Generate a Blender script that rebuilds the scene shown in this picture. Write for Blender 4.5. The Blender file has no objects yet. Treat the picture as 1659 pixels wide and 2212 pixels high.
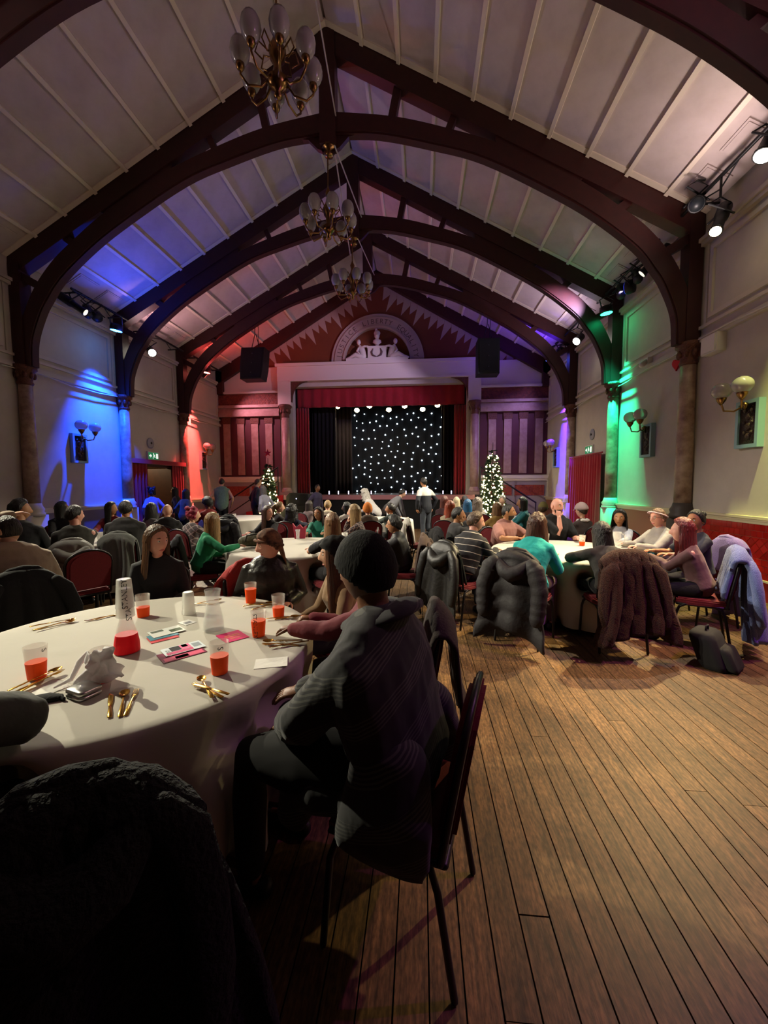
import bpy, bmesh, math, random
from math import sin, cos, pi, radians, sqrt, exp
from mathutils import Vector, Matrix, noise
random.seed(7)
V = Vector
SC = bpy.context.scene
COL = SC.collection

# ---------------------------------------------------------------- camera
FPX, YAW, PITCH, ROLL, EYE = 870.0, .09, -.068, -.005, 1.6
cF = V((-sin(YAW)*cos(PITCH), cos(YAW)*cos(PITCH), sin(PITCH)))
cr = V((cos(YAW), sin(YAW), 0)); cu = cr.cross(cF)
cR = cr*cos(ROLL) + cu*sin(ROLL); cU = cu*cos(ROLL) - cr*sin(ROLL)
cam = bpy.data.objects.new('camera', bpy.data.cameras.new('camera'))
COL.objects.link(cam)
cam.data.sensor_fit = 'HORIZONTAL'; cam.data.sensor_width = 36
cam.data.lens = FPX/1659*36; cam.data.clip_start = .05; cam.data.clip_end = 100
mw = Matrix((cR, cU, -cF)).transposed().to_4x4(); mw.translation = V((0, 0, EYE))
cam.matrix_world = mw
SC.camera = cam

def ray(px, py): return cF + cR*((px-829.5)/FPX) - cU*((py-1106)/FPX)
def atY(px, py, Y):
    d = ray(px, py); return V((0, 0, EYE)) + d*(Y/d.y)
def atZ(px, py, Z):
    d = ray(px, py); return V((0, 0, EYE)) + d*((Z-EYE)/d.z)

# ---------------------------------------------------------------- world and exposure
w = bpy.data.worlds.new('hall_ambience'); SC.world = w; w.use_nodes = True
w.node_tree.nodes['Background'].inputs[0].default_value = (.50, .38, .42, 1)
w.node_tree.nodes['Background'].inputs[1].default_value = .10
SC.view_settings.view_transform = 'Standard'
SC.view_settings.look = 'None'
SC.view_settings.gamma = 1
SC.view_settings.use_curve_mapping = False
SC.view_settings.exposure = 1.4
try:
    SC.cycles.sample_clamp_indirect = 4
except Exception:
    pass

# hall measures (metres): camera stands at x = 0, y = 0
XL, XR, YS, YB = -7.85, 4.63, 15.38, -2.6
XC = (XL+XR)/2
YT = [4.75, 7.41, 10.07, 12.73]
HALF = (XR-XL)/2
ZE, ZA = 5.98, 9.42            # eaves and ridge of the boarded roof
def roofz(x): return ZA - (ZA-ZE)*abs(x-XC)/HALF
SL = math.atan2(ZA-ZE, HALF)

# ---------------------------------------------------------------- helpers
def lin(c):
    if isinstance(c, str): c = [int(c[i:i+2], 16) for i in (0, 2, 4)]
    return tuple((x/255/12.92 if x/255 <= .04045 else ((x/255+.055)/1.055)**2.4) for x in c)

MATS = {}
def mat(name, col=(128, 128, 128), rough=.75, metal=0, noise_=None, col2=None, bump=None, emit=0, trans=0, spec=.5,
        coat=0, stretch=(1, 1, 1), alpha=1, sheen=0, objvar=0, ior=1.45, sss=0):
    if name in MATS: return MATS[name]
    m = bpy.data.materials.new(name); m.use_nodes = True; MATS[name] = m
    nt = m.node_tree; b = nt.nodes['Principled BSDF']; L = nt.links.new
    c = (*lin(col), 1)
    I = b.inputs
    I['Base Color'].default_value = c; I['Roughness'].default_value = rough; I['Metallic'].default_value = metal
    I['Specular IOR Level'].default_value = spec; I['Transmission Weight'].default_value = trans
    I['Coat Weight'].default_value = coat; I['Alpha'].default_value = alpha; I['IOR'].default_value = ior
    I['Sheen Weight'].default_value = sheen
    if sss: I['Subsurface Weight'].default_value = sss; I['Subsurface Radius'].default_value = (.012, .005, .003)
    if emit: I['Emission Color'].default_value = c; I['Emission Strength'].default_value = emit
    if noise_ or bump or objvar:
        tc = nt.nodes.new('ShaderNodeTexCoord'); mp = nt.nodes.new('ShaderNodeMapping')
        mp.inputs['Scale'].default_value = stretch; L(tc.outputs['Object'], mp.inputs['Vector'])
        last = None
        if noise_:
            n = nt.nodes.new('ShaderNodeTexNoise'); n.inputs['Scale'].default_value = noise_[0]
            n.inputs['Detail'].default_value = 5; n.inputs['Roughness'].default_value = .62
            L(mp.outputs['Vector'], n.inputs['Vector'])
            mx = nt.nodes.new('ShaderNodeMix'); mx.data_type = 'RGBA'
            rp = nt.nodes.new('ShaderNodeValToRGB')
            rp.color_ramp.elements[0].position = .5-noise_[1]; rp.color_ramp.elements[1].position = .5+noise_[1]
            L(n.outputs['Fac'], rp.inputs['Fac']); L(rp.outputs['Color'], mx.inputs['Factor'])
            mx.inputs[6].default_value = c; mx.inputs[7].default_value = (*lin(col2 or col), 1)
            last = mx.outputs[2]
        if objvar:
            oi = nt.nodes.new('ShaderNodeObjectInfo'); hs = nt.nodes.new('ShaderNodeHueSaturation')
            mr = nt.nodes.new('ShaderNodeMapRange'); mr.inputs['To Min'].default_value = 1-objvar; mr.inputs['To Max'].default_value = 1+objvar
            L(oi.outputs['Random'], mr.inputs['Value']); L(mr.outputs['Result'], hs.inputs['Value'])
            if last: L(last, hs.inputs['Color'])
            else: hs.inputs['Color'].default_value = c
            last = hs.outputs['Color']
        if last: L(last, I['Base Color'])
        if bump:
            n2 = nt.nodes.new('ShaderNodeTexNoise'); n2.inputs['Scale'].default_value = bump[0]; n2.inputs['Detail'].default_value = 3
            L(mp.outputs['Vector'], n2.inputs['Vector'])
            bp = nt.nodes.new('ShaderNodeBump'); bp.inputs['Strength'].default_value = bump[1]; bp.inputs['Distance'].default_value = bump[2] if len(bump) > 2 else .01
            L(n2.outputs['Fac'], bp.inputs['Height']); L(bp.outputs['Normal'], I['Normal'])
    return m

def frame_of(t, side):
    s = side - t*side.dot(t)
    if s.length < 1e-4:
        s = V((1, 0, 0)) - t*t.x
        if s.length < 1e-3: s = V((0, 1, 0)) - t*t.y
    s.normalize(); return s, t.cross(s)

class MB:
    def __init__(self): self.v = []; self.f = []; self.m = []; self.cur = 0
    def add(self, vs, fs):
        o = len(self.v); self.v += [V(p) for p in vs]
        for f in fs: self.f.append([i+o for i in f]); self.m.append(self.cur)
        return self
    def box(self, x0, x1, y0, y1, z0, z1):
        return self.add([(x, y, z) for z in (z0, z1) for y in (y0, y1) for x in (x0, x1)],
                        [(0, 2, 3, 1), (4, 5, 7, 6), (0, 1, 5, 4), (2, 6, 7, 3), (0, 4, 6, 2), (1, 3, 7, 5)])
    def obox(self, c, h, M=None):
        c = V(c); M = M or Matrix.Identity(3)
        return self.add([c + M @ V((x*h[0], y*h[1], z*h[2])) for z in (-1, 1) for y in (-1, 1) for x in (-1, 1)],
                        [(0, 2, 3, 1), (4, 5, 7, 6), (0, 1, 5, 4), (2, 6, 7, 3), (0, 4, 6, 2), (1, 3, 7, 5)])
    def bar(self, a, b, w, d, side=V((0, 1, 0))):
        a, b = V(a), V(b); t = (b-a).normalized(); s, u = frame_of(t, V(side))
        vs = [p + s*x*w/2 + u*y*d/2 for p in (a, b) for x, y in ((-1, -1), (1, -1), (1, 1), (-1, 1))]
        return self.add(vs, [(3, 2, 1, 0), (4, 5, 6, 7), (0, 1, 5, 4), (1, 2, 6, 5), (2, 3, 7, 6), (3, 0, 4, 7)])
    def tube(self, pts, rad, n=8, side=None, rnd=True):
        P = [V(p) for p in pts]; k = len(P)
        R = [(r, r) if not isinstance(r, tuple) else r for r in (rad if isinstance(rad, list) else [rad]*k)]
        T = []
        for i in range(k):
            t = P[min(i+1, k-1)] - P[max(i-1, 0)]
            T.append(t.normalized() if t.length > 1e-7 else V((0, 0, 1)))
        rows = []
        if rnd:
            for c, s in ((1.0, .38), (.6, .8)):
                q = min(R[0]); rows.append((P[0]-T[0]*q*c*.85, (R[0][0]*s, R[0][1]*s), T[0]))
        rows += [(P[i], R[i], T[i]) for i in range(k)]
        if rnd:
            for c, s in ((.6, .8), (1.0, .38)):
                q = min(R[-1]); rows.append((P[-1]+T[-1]*q*c*.85, (R[-1][0]*s, R[-1][1]*s), T[-1]))
        vs = []; sd = V(side) if side is not None else None; prev = None
        for p, r, t in rows:
            if sd is not None: s, u = frame_of(t, sd)
            else:
                s, u = frame_of(t, prev if prev is not None else V((.31, .2, .93)))
                prev = s
            for j in range(n):
                a = 2*pi*j/n; vs.append(p + s*(r[0]*cos(a)) + u*(r[1]*sin(a)))
        fs = []
        for i in range(len(rows)-1):
            for j in range(n):
                j2 = (j+1) % n; fs.append((i*n+j, i*n+j2, (i+1)*n+j2, (i+1)*n+j))
        fs.append(tuple(range(n-1, -1, -1))); fs.append(tuple(range((len(rows)-1)*n, len(rows)*n)))
        return self.add(vs, fs)
    def lathe(self, prof, n=16, M=None, cap=True):
        M = M or Matrix.Identity(4); vs = []
        for r, z in prof:
            for j in range(n):
                a = 2*pi*j/n; vs.append(M @ V((r*cos(a), r*sin(a), z)))
        k = len(prof); fs = []
        for i in range(k-1):
            for j in range(n):
                j2 = (j+1) % n; fs.append((i*n+j, i*n+j2, (i+1)*n+j2, (i+1)*n+j))
        if cap: fs.append(tuple(range(n-1, -1, -1))); fs.append(tuple(range((k-1)*n, k*n)))
        return self.add(vs, fs)
    def ball(self, c, r, nu=12, nv=8, M=None):
        c = V(c); r = r if isinstance(r, (tuple, list)) else (r, r, r); M = M or Matrix.Identity(3)
        vs = [c + M @ V((0, 0, r[2]))]; fs = []
        for i in range(1, nv):
            th = pi*i/nv
            for j in range(nu):
                a = 2*pi*j/nu; vs.append(c + M @ V((r[0]*sin(th)*cos(a), r[1]*sin(th)*sin(a), r[2]*cos(th))))
        vs.append(c - M @ V((0, 0, r[2])))
        for j in range(nu): fs.append((0, 1+j, 1+(j+1) % nu))
        for i in range(nv-2):
            for j in range(nu):
                a = 1+i*nu+j; b = 1+i*nu+(j+1) % nu; fs.append((a, a+nu, b+nu, b))
        e = len(vs)-1; o = 1+(nv-2)*nu
        for j in range(nu): fs.append((e, o+(j+1) % nu, o+j))
        return self.add(vs, fs)
    def prism(self, poly, fn, t0, t1):
        n = len(poly)
        vs = [fn(a, b, t0) for a, b in poly] + [fn(a, b, t1) for a, b in poly]
        fs = [tuple(range(n-1, -1, -1)), tuple(range(n, 2*n))] + [(i, (i+1) % n, n+(i+1) % n, n+i) for i in range(n)]
        return self.add(vs, fs)
    def grid(self, fn, nu, nv, wrap=False):
        vs = [fn(i/(nu if wrap else nu-1), j/(nv-1)) for j in range(nv) for i in range(nu)]
        fs = []
        for j in range(nv-1):
            for i in range(nu if wrap else nu-1):
                i2 = (i+1) % nu; fs.append((j*nu+i, j*nu+i2, (j+1)*nu+i2, (j+1)*nu+i))
        return self.add(vs, fs)
    def sheet(self, fn, nu, nv, th):
        P = [[V(fn(i/(nu-1), j/(nv-1))) for i in range(nu)] for j in range(nv)]
        N = [[None]*nu for _ in range(nv)]
        for j in range(nv):
            for i in range(nu):
                a = P[j][min(i+1, nu-1)]-P[j][max(i-1, 0)]; b = P[min(j+1, nv-1)][i]-P[max(j-1, 0)][i]
                n = a.cross(b); N[j][i] = n.normalized() if n.length > 1e-9 else V((0, 0, 1))
        vs = [P[j][i] for j in range(nv) for i in range(nu)] + [P[j][i]-N[j][i]*th for j in range(nv) for i in range(nu)]
        o = nu*nv; fs = []
        for j in range(nv-1):
            for i in range(nu-1):
                a = j*nu+i; fs.append((a, a+1, a+nu+1, a+nu)); fs.append((o+a, o+a+nu, o+a+nu+1, o+a+1))
        rim = [i for i in range(nu)] + [j*nu+nu-1 for j in range(1, nv)] + [(nv-1)*nu+i for i in range(nu-2, -1, -1)] + [j*nu for j in range(nv-2, 0, -1)]
        for k in range(len(rim)):
            a, b = rim[k], rim[(k+1) % len(rim)]; fs.append((b, a, o+a, o+b))
        return self.add(vs, fs)
    def mesh(self, name, mats, smooth=True):
        me = bpy.data.meshes.new(name); me.from_pydata([tuple(p) for p in self.v], [], self.f)
        for m in (mats if isinstance(mats, list) else [mats]): me.materials.append(m)
        if self.cur or any(self.m): me.polygons.foreach_set('material_index', self.m)
        if smooth: me.polygons.foreach_set('use_smooth', [True]*len(me.polygons))
        me.update(); return me
    def build(self, name, mats, parent=None, smooth=True):
        return put(name, self.mesh(name, mats, smooth), parent)

def put(name, me, parent=None, loc=None, rz=0):
    o = bpy.data.objects.new(name, me); COL.objects.link(o)
    if parent: o.parent = parent
    if loc is not None: o.location = loc
    if rz: o.rotation_euler = (0, 0, rz)
    return o
def tag(o, label, cat, group=None):
    o['label'] = label; o['category'] = cat
    if group: o['group'] = group
    return o
def thing(name, label, cat, loc=(0, 0, 0), rz=0, group=None):
    o = bpy.data.objects.new(name, None); COL.objects.link(o); o.empty_display_size = .1
    o.location = loc; o.rotation_euler = (0, 0, rz)
    return tag(o, label, cat, group)
def struct(o): o['kind'] = 'structure'; return o
def dup(root, loc=None, rz=None, label=None):
    def cp(o, par):
        c = o.copy(); COL.objects.link(c); c.parent = par
        for ch in KIDS.get(o.name, []) or list(o.children): cp(ch, c)
        return c
    r = cp(root, None)
    if loc is not None: r.location = loc
    if rz is not None: r.rotation_euler = (0, 0, rz)
    if label: r['label'] = label
    return r
KIDS = {}

TMP = bpy.data.scenes.new('workbench')
def tmp_dg():
    with bpy.context.temp_override(scene=TMP, view_layer=TMP.view_layers[0]):
        dg = bpy.context.evaluated_depsgraph_get(); dg.update(); return dg
def remesh(mb, voxel, sm=3, name='m', mats=None):
    me = mb.mesh('tmp', mats or [])
    o = bpy.data.objects.new('tmp', me); TMP.collection.objects.link(o)
    r = o.modifiers.new('r', 'REMESH'); r.mode = 'VOXEL'; r.voxel_size = voxel; r.use_smooth_shade = True
    if sm: s = o.modifiers.new('s', 'SMOOTH'); s.factor = .5; s.iterations = sm
    dg = tmp_dg()
    out = bpy.data.meshes.new_from_object(o.evaluated_get(dg)); out.name = name
    bpy.data.objects.remove(o); bpy.data.meshes.remove(me)
    out.materials.clear()
    for m in (mats or []): out.materials.append(m)
    out.polygons.foreach_set('use_smooth', [True]*len(out.polygons))
    return out
def text_geo(s, size, font_bold=False, extrude=0):
    cu_ = bpy.data.curves.new('t', 'FONT'); cu_.body = s; cu_.size = size; cu_.align_x = 'CENTER'; cu_.align_y = 'CENTER'
    cu_.resolution_u = 3; cu_.extrude = extrude
    if font_bold: cu_.offset = size*.02
    o = bpy.data.objects.new('t', cu_); TMP.collection.objects.link(o)
    dg = tmp_dg()
    me = bpy.data.meshes.new_from_object(o.evaluated_get(dg))
    vs = [v.co.copy() for v in me.vertices]; fs = [tuple(p.vertices) for p in me.polygons]
    bpy.data.objects.remove(o); bpy.data.meshes.remove(me); bpy.data.curves.remove(cu_)
    return vs, fs
def sstep(a, b, x):
    t = max(0, min(1, (x-a)/(b-a))); return t*t*(3-2*t)
def lerp(a, b, t): return a+(b-a)*t
def rotz(a): return Matrix.Rotation(a, 3, 'Z')
# ---------------------------------------------------------------- surface materials
def plank_mat():
    m = bpy.data.materials.new('worn_floorboards'); m.use_nodes = True; nt = m.node_tree; L = nt.links.new
    b = nt.nodes['Principled BSDF']; N = nt.nodes.new
    g = N('ShaderNodeNewGeometry'); mp = N('ShaderNodeMapping'); mp.inputs['Scale'].default_value = (55, 3.2, 1)
    L(g.outputs['Position'], mp.inputs['Vector'])
    n = N('ShaderNodeTexNoise'); n.inputs['Scale'].default_value = 1; n.inputs['Detail'].default_value = 6; n.inputs['Roughness'].default_value = .7
    L(mp.outputs['Vector'], n.inputs['Vector'])
    r = N('ShaderNodeValToRGB'); e = r.color_ramp.elements
    e[0].position = .30; e[0].color = (*lin('35251a'), 1); e[1].position = .72; e[1].color = (*lin('967145'), 1)
    L(n.outputs['Fac'], r.inputs['Fac'])
    n2 = N('ShaderNodeTexNoise'); n2.inputs['Scale'].default_value = 1.1; n2.inputs['Detail'].default_value = 7; n2.inputs['Roughness'].default_value = .72
    L(g.outputs['Position'], n2.inputs['Vector'])
    r2 = N('ShaderNodeValToRGB'); r2.color_ramp.elements[0].position = .36; r2.color_ramp.elements[1].position = .60
    r2.color_ramp.elements[0].color = (.42, .40, .40, 1); r2.color_ramp.elements[1].color = (1, 1, 1, 1)
    L(n2.outputs['Fac'], r2.inputs['Fac'])
    mx = N('ShaderNodeMix'); mx.data_type = 'RGBA'; mx.blend_type = 'MULTIPLY'; mx.inputs['Factor'].default_value = .85
    L(r.outputs['Color'], mx.inputs[6]); L(r2.outputs['Color'], mx.inputs[7])
    # fine speckled wear
    mp3 = N('ShaderNodeMapping'); mp3.inputs['Scale'].default_value = (90, 28, 1); L(g.outputs['Position'], mp3.inputs['Vector'])
    n3 = N('ShaderNodeTexNoise'); n3.inputs['Scale'].default_value = 1; n3.inputs['Detail'].default_value = 3; L(mp3.outputs['Vector'], n3.inputs['Vector'])
    r3 = N('ShaderNodeValToRGB'); r3.color_ramp.elements[0].position = .38; r3.color_ramp.elements[1].position = .62
    r3.color_ramp.elements[0].color = (.38, .36, .35, 1)
    L(n3.outputs['Fac'], r3.inputs['Fac'])
    mx2 = N('ShaderNodeMix'); mx2.data_type = 'RGBA'; mx2.blend_type = 'MULTIPLY'; mx2.inputs['Factor'].default_value = .8
    L(mx.outputs[2], mx2.inputs[6]); L(r3.outputs['Color'], mx2.inputs[7])
    oi = N('ShaderNodeObjectInfo'); hs = N('ShaderNodeHueSaturation'); mr = N('ShaderNodeMapRange')
    mr.inputs['To Min'].default_value = .78; mr.inputs['To Max'].default_value = 1.18
    L(oi.outputs['Random'], mr.inputs['Value']); L(mr.outputs['Result'], hs.inputs['Value']); L(mx2.outputs[2], hs.inputs['Color'])
    L(hs.outputs['Color'], b.inputs['Base Color'])
    b.inputs['Roughness'].default_value = .5; b.inputs['Specular IOR Level'].default_value = .35
    bp = N('ShaderNodeBump'); bp.inputs['Strength'].default_value = .25; bp.inputs['Distance'].default_value = .004
    L(n.outputs['Fac'], bp.inputs['Height']); L(bp.outputs['Normal'], b.inputs['Normal'])
    return m
M_PLANK = plank_mat()
M_GAP = mat('dark_subfloor', '120b08', .95)
M_WALL = mat('cream_plaster', 'b9b0a4', .8, noise_=(3, .3), col2='aca297', bump=(60, .06))
M_WALL2 = mat('pale_trim_paint', 'b8ada2', .6)
M_PANEL = mat('ceiling_board_paint', 'c2b4b0', .75, noise_=(2.2, .3), col2='aa9a93', objvar=.05)
M_BATTEN = mat('batten_paint', 'd6c8b6', .65)
M_TIMBER = mat('dark_red_timber', '3c100c', .5, noise_=(9, .3), col2='2a0a08', stretch=(1, 1, 1))
M_TERRA = mat('terracotta_paint', '6e3616', .8, noise_=(2, .3), col2='5e2d13')
M_STONE = mat('pale_cut_stone', 'cbbfb4', .75)
M_MARBLE = mat('veined_marble', 'b49a86', .45, noise_=(5.5, .22), col2='6e5142')
M_MARB2 = mat('rose_marble', 'a88c84', .45, noise_=(4.5, .25), col2='836058')
M_DKRED = mat('oxblood_panel', '522028', .6, noise_=(3, .3), col2='431820')
M_RELIEF = mat('brown_carved_relief', '7c3826', .6, noise_=(11, .2), col2='4a1a14', bump=(16, .8, .03))
M_CAP = mat('brown_carved_capital', '6b3a26', .55, noise_=(25, .25), col2='3c1c14', bump=(40, .8, .02))
M_BLACK = mat('stage_black', '08080a', .95)
M_BLK2 = mat('black_metal', '0c0c0d', .45)
M_CURT = mat('red_velvet', '981020', .9, sheen=.25, noise_=(8, .3), col2='820c1a')
M_BRASS = mat('polished_brass', '8a683e', .28, metal=1)
M_TILE = mat('oxblood_glazed_tile', '9c1a14', .14, coat=.4, objvar=.16)
M_GROUT = mat('tile_grout', 'a06a52', .7)
M_SKIRT = mat('red_skirting', '8c1a14', .3)
M_IVORY = mat('dado_rail_paint', 'c9bd9a', .4)
M_GLOBE = mat('opal_glass', 'bdb4b2', .12, trans=.45, spec=.6, coat=.3)

# ---------------------------------------------------------------- floor
fl = MB().box(XL, XR, YB, YS, -.16, -.022).build('floor', M_GAP, smooth=False); struct(fl)
PW = .1122
ncol = int((XR-XL)/PW)+1
stuff = MB(); nplank = 0; PM = {}
for c in range(ncol):
    x0 = XR-(c+1)*PW; xa = max(x0, XL)
    y = YB - random.uniform(0, 2.5)
    while y < YS:
        L_ = random.choice((2.4, 3.0, 3.6, 4.2)); a, b = max(y, YB), min(y+L_, YS); y += L_
        if b-a < .02: continue
        if x0 > -.95 and b > .6 and nplank < 296:
            ln = round(b-a, 2)
            key = round(ln, 2)
            if key not in PM:
                PM[key] = MB().box(-PW/2+.0028, PW/2-.0028, -ln/2+.0015, ln/2-.0015, -.024, 0).mesh('plank', M_PLANK, False)
            put('plank', PM[key], fl, (x0+PW/2, (a+b)/2, random.uniform(-.0006, 0))); nplank += 1
        else:
            stuff.box(xa+.0022, x0+PW-.0022, a+.0015, b-.0015, -.024, 0)
o = stuff.build('floorboards', M_PLANK, fl, False); o['kind'] = 'stuff'

# ---------------------------------------------------------------- ceiling
def slopept(s, d, y, n): return V((XC + s*(d*cos(SL) + 0*n) - s*n*sin(SL)*-1*0, y, 0))
cb = MB()
for s in (-1, 1):
    e = HALF+.2; t = .12
    cb.add([(XC, YB, ZA+.06), (XC, YS+.3, ZA+.06), (XC+s*e, YS+.3, roofz(XC+s*e)+.06), (XC+s*e, YB, roofz(XC+s*e)+.06),
            (XC, YB, ZA+.06+t), (XC, YS+.3, ZA+.06+t), (XC+s*e, YS+.3, roofz(XC+s*e)+.06+t), (XC+s*e, YB, roofz(XC+s*e)+.06+t)],
           [(0, 1, 2, 3), (7, 6, 5, 4), (0, 4, 5, 1), (2, 6, 7, 3), (1, 5, 6, 2), (3, 7, 4, 0)])
ceil = struct(cb.build('ceiling', M_PANEL, smooth=False))
LS = HALF/cos(SL); ND = 10; pd = LS/ND
yedge = [2.09]+YT+[YS]
me_panel = MB().box(-pd/2+.03, pd/2-.03, -1.33+.17, 1.33-.17, -.012, .03).mesh('ceiling_panel', M_PANEL, False)
me_bat = MB().box(-.032, .032, -1.33+.05, 1.33-.05, -.055, .03).mesh('batten', M_BATTEN, False)
me_edge = MB().box(-LS/2, LS/2, -.05, .05, -.03, .03).mesh('border_batten', M_BATTEN, False)
me_vent = MB().box(-.2, .2, -.26, .26, -.02, 0).box(-.17, .17, -.23, .23, -.03, -.02).mesh('vent_panel', M_PANEL, False)
for s in (-1, 1):
    ang = SL*s          # rotation about Y so that local x runs down the slope
    for bi in range(5):
        y0, y1 = yedge[bi], yedge[bi+1]; ym = (y0+y1)/2
        for k in range(ND):
            d = (k+.5)*pd
            p = put('ceiling_panel', me_panel, ceil, (XC+s*d*cos(SL), ym, ZA-d*sin(SL))); p.rotation_euler = (0, ang, 0)
            if k:
                d = k*pd; p = put('batten', me_bat, ceil, (XC+s*d*cos(SL), ym, ZA-d*sin(SL))); p.rotation_euler = (0, ang, 0)
            if k == ND-1:
                for q in (-.75, 0, .75):
                    d = (k+.52)*pd; p = put('vent_panel', me_vent, ceil, (XC+s*d*cos(SL), ym+q, ZA-d*sin(SL)-.012)); p.rotation_euler = (0, ang, 0)
        for q in (y0+.17, y1-.17):
            p = put('border_batten', me_edge, ceil, (XC+s*LS/2*cos(SL), q, ZA-LS/2*sin(SL))); p.rotation_euler = (0, ang, 0)

# ---------------------------------------------------------------- roof trusses
def cat(P, n=5):
    out = []
    for i in range(len(P)-1):
        p0, p1, p2, p3 = P[max(i-1, 0)], P[i], P[i+1], P[min(i+2, len(P)-1)]
        for k in range(n):
            t = k/n; out.append(tuple(.5*((2*p1[a])+(-p0[a]+p2[a])*t+(2*p0[a]-5*p1[a]+4*p2[a]-p3[a])*t*t+(-p0[a]+3*p1[a]-3*p2[a]+p3[a])*t**3) for a in (0, 1)))
    return out+[P[-1]]
RIB_LO = cat([(5.90, 3.93), (5.86, 4.42), (5.67, 4.9), (5.49, 5.18), (5.2, 5.54), (4.56, 6.06), (3.85, 6.51), (2.69, 7.13), (1.78, 7.43), (.87, 7.66), (.1, 7.72)])
RIB_UP = cat([(6.16, 3.93), (6.07, 4.62), (5.78, 5.28), (5.36, 5.80), (4.88, 6.19), (4.13, 6.70), (2.99, 7.28), (2.09, 7.61), (1.15, 7.88), (.1, 8.04)])
def tpl(s): return lambda a, b, t: V((s*a, t, b))
def rz_(a): return ZA-(ZA-ZE)*a/HALF      # roof line at distance a from the ridge
def truss(label, y):
    t = thing('roof_truss', label, 'roof truss', (XC, y, 3.93), 0, 'dark red timber roof trusses')
    Z = -3.93
    for s in (-1, 1):
        def f(a, b, q, s=s): return V((s*a, q, b+Z))
        up = [(0, rz_(0)-.02), (HALF-.01, rz_(HALF-.01)-.02), (HALF-.01, rz_(HALF-.01)-.40), (0, rz_(0)-.40)]
        MB().prism(up, f, -.11, .11).build('rafter', M_TIMBER, t, False)
        rib = MB().prism(RIB_LO+RIB_UP[::-1], f, -.095, .095)
        # moulded edge under the rib
        for i in range(len(RIB_LO)-1):
            (a, b), (c, d) = RIB_LO[i], RIB_LO[i+1]; rib.bar((s*a, 0, b+Z), (s*c, 0, d+Z), .14, .05)
        rib.build('arch_rib', M_TIMBER, t, False)
        web = [(2.86, rz_(2.86)-.39), (4.3, rz_(4.3)-.39), (4.2, 6.63), (4.13, 6.60), (3.6, 6.86), (2.99, 7.22), (2.9, 7.26)]
        MB().prism(web, f, -.085, .085).build('web_block', M_TIMBER, t, False)
        MB().box(s*(HALF-.02) if s < 0 else HALF-.24, s*(HALF-.24) if s < 0 else HALF-.02, -.12, .12, 0, ZE+Z-.1).build('wall_post', M_TIMBER, t, False)
        for a0, b0, a1, b1, wd in ((1.10, 7.82, 1.22, rz_(1.22)-.36, .13), (2.05, 7.55, 2.18, rz_(2.18)-.36, .11), (4.86, 6.12, 5.06, rz_(5.06)-.36, .13), (5.62, 5.4, 6.06, 5.64, .14)):
            MB().bar((s*a0, 0, b0+Z), (s*a1, 0, b1+Z), .15, wd).build('strut', M_TIMBER, t, False)
        br = [(.12, 7.46), (.20, 7.50), (.36, 7.66), (.62, 7.70), (.12, 7.74)]
        k = MB().prism(br, f, -.04, .04)
        k.tube([(s*.2, 0, 7.6+Z), (s*.27, .0, 7.63+Z), (s*.25, 0, 7.57+Z)], .018, 6)
        k.build('scroll_bracket', M_TIMBER, t, False)
    k = MB().box(-.14, .14, -.13, .13, 7.52+Z, rz_(0)-.05+Z)
    k.build('king_post', M_TIMBER, t, False)
    MB().lathe([(.02, 7.36), (.07, 7.38), (.085, 7.42), (.05, 7.46), (.13, 7.49), (.14, 7.53)], 14, Matrix.Translation((0, 0, Z))).build('pendant', M_BRASS, t)
    return t
TR = []
for y, lb in zip(YT, ('dark red arched roof truss over the chandelier farthest from the stage', 'dark red arched roof truss with the scroll brackets beside the warm lamp bar',
                      'dark red arched roof truss whose foot is lit green', 'dark red arched roof truss next to the stage wall and hanging loudspeakers')):
    TR.append(truss(lb, y))
g = thing('gable_rafters', 'dark red rafters edging the terracotta gable above the stage', 'rafters', (XC, YS-.14, 5.4))
for s in (-1, 1):
    f = lambda a, b, q, s=s: V((s*a, q, b-5.4))
    MB().prism([(0, rz_(0)-.02), (HALF-.01, rz_(HALF)-.02), (HALF-.01, rz_(HALF)-.52), (HALF-.3, rz_(HALF)-.38), (0, rz_(0)-.34)], f, -.1, .1).build('rafter', M_TIMBER, g, False)
    MB().box(*sorted((s*(HALF-.26), s*(HALF-.02))), -.1, .1, -.3, ZE-5.4).build('wall_post', M_TIMBER, g, False)

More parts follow.
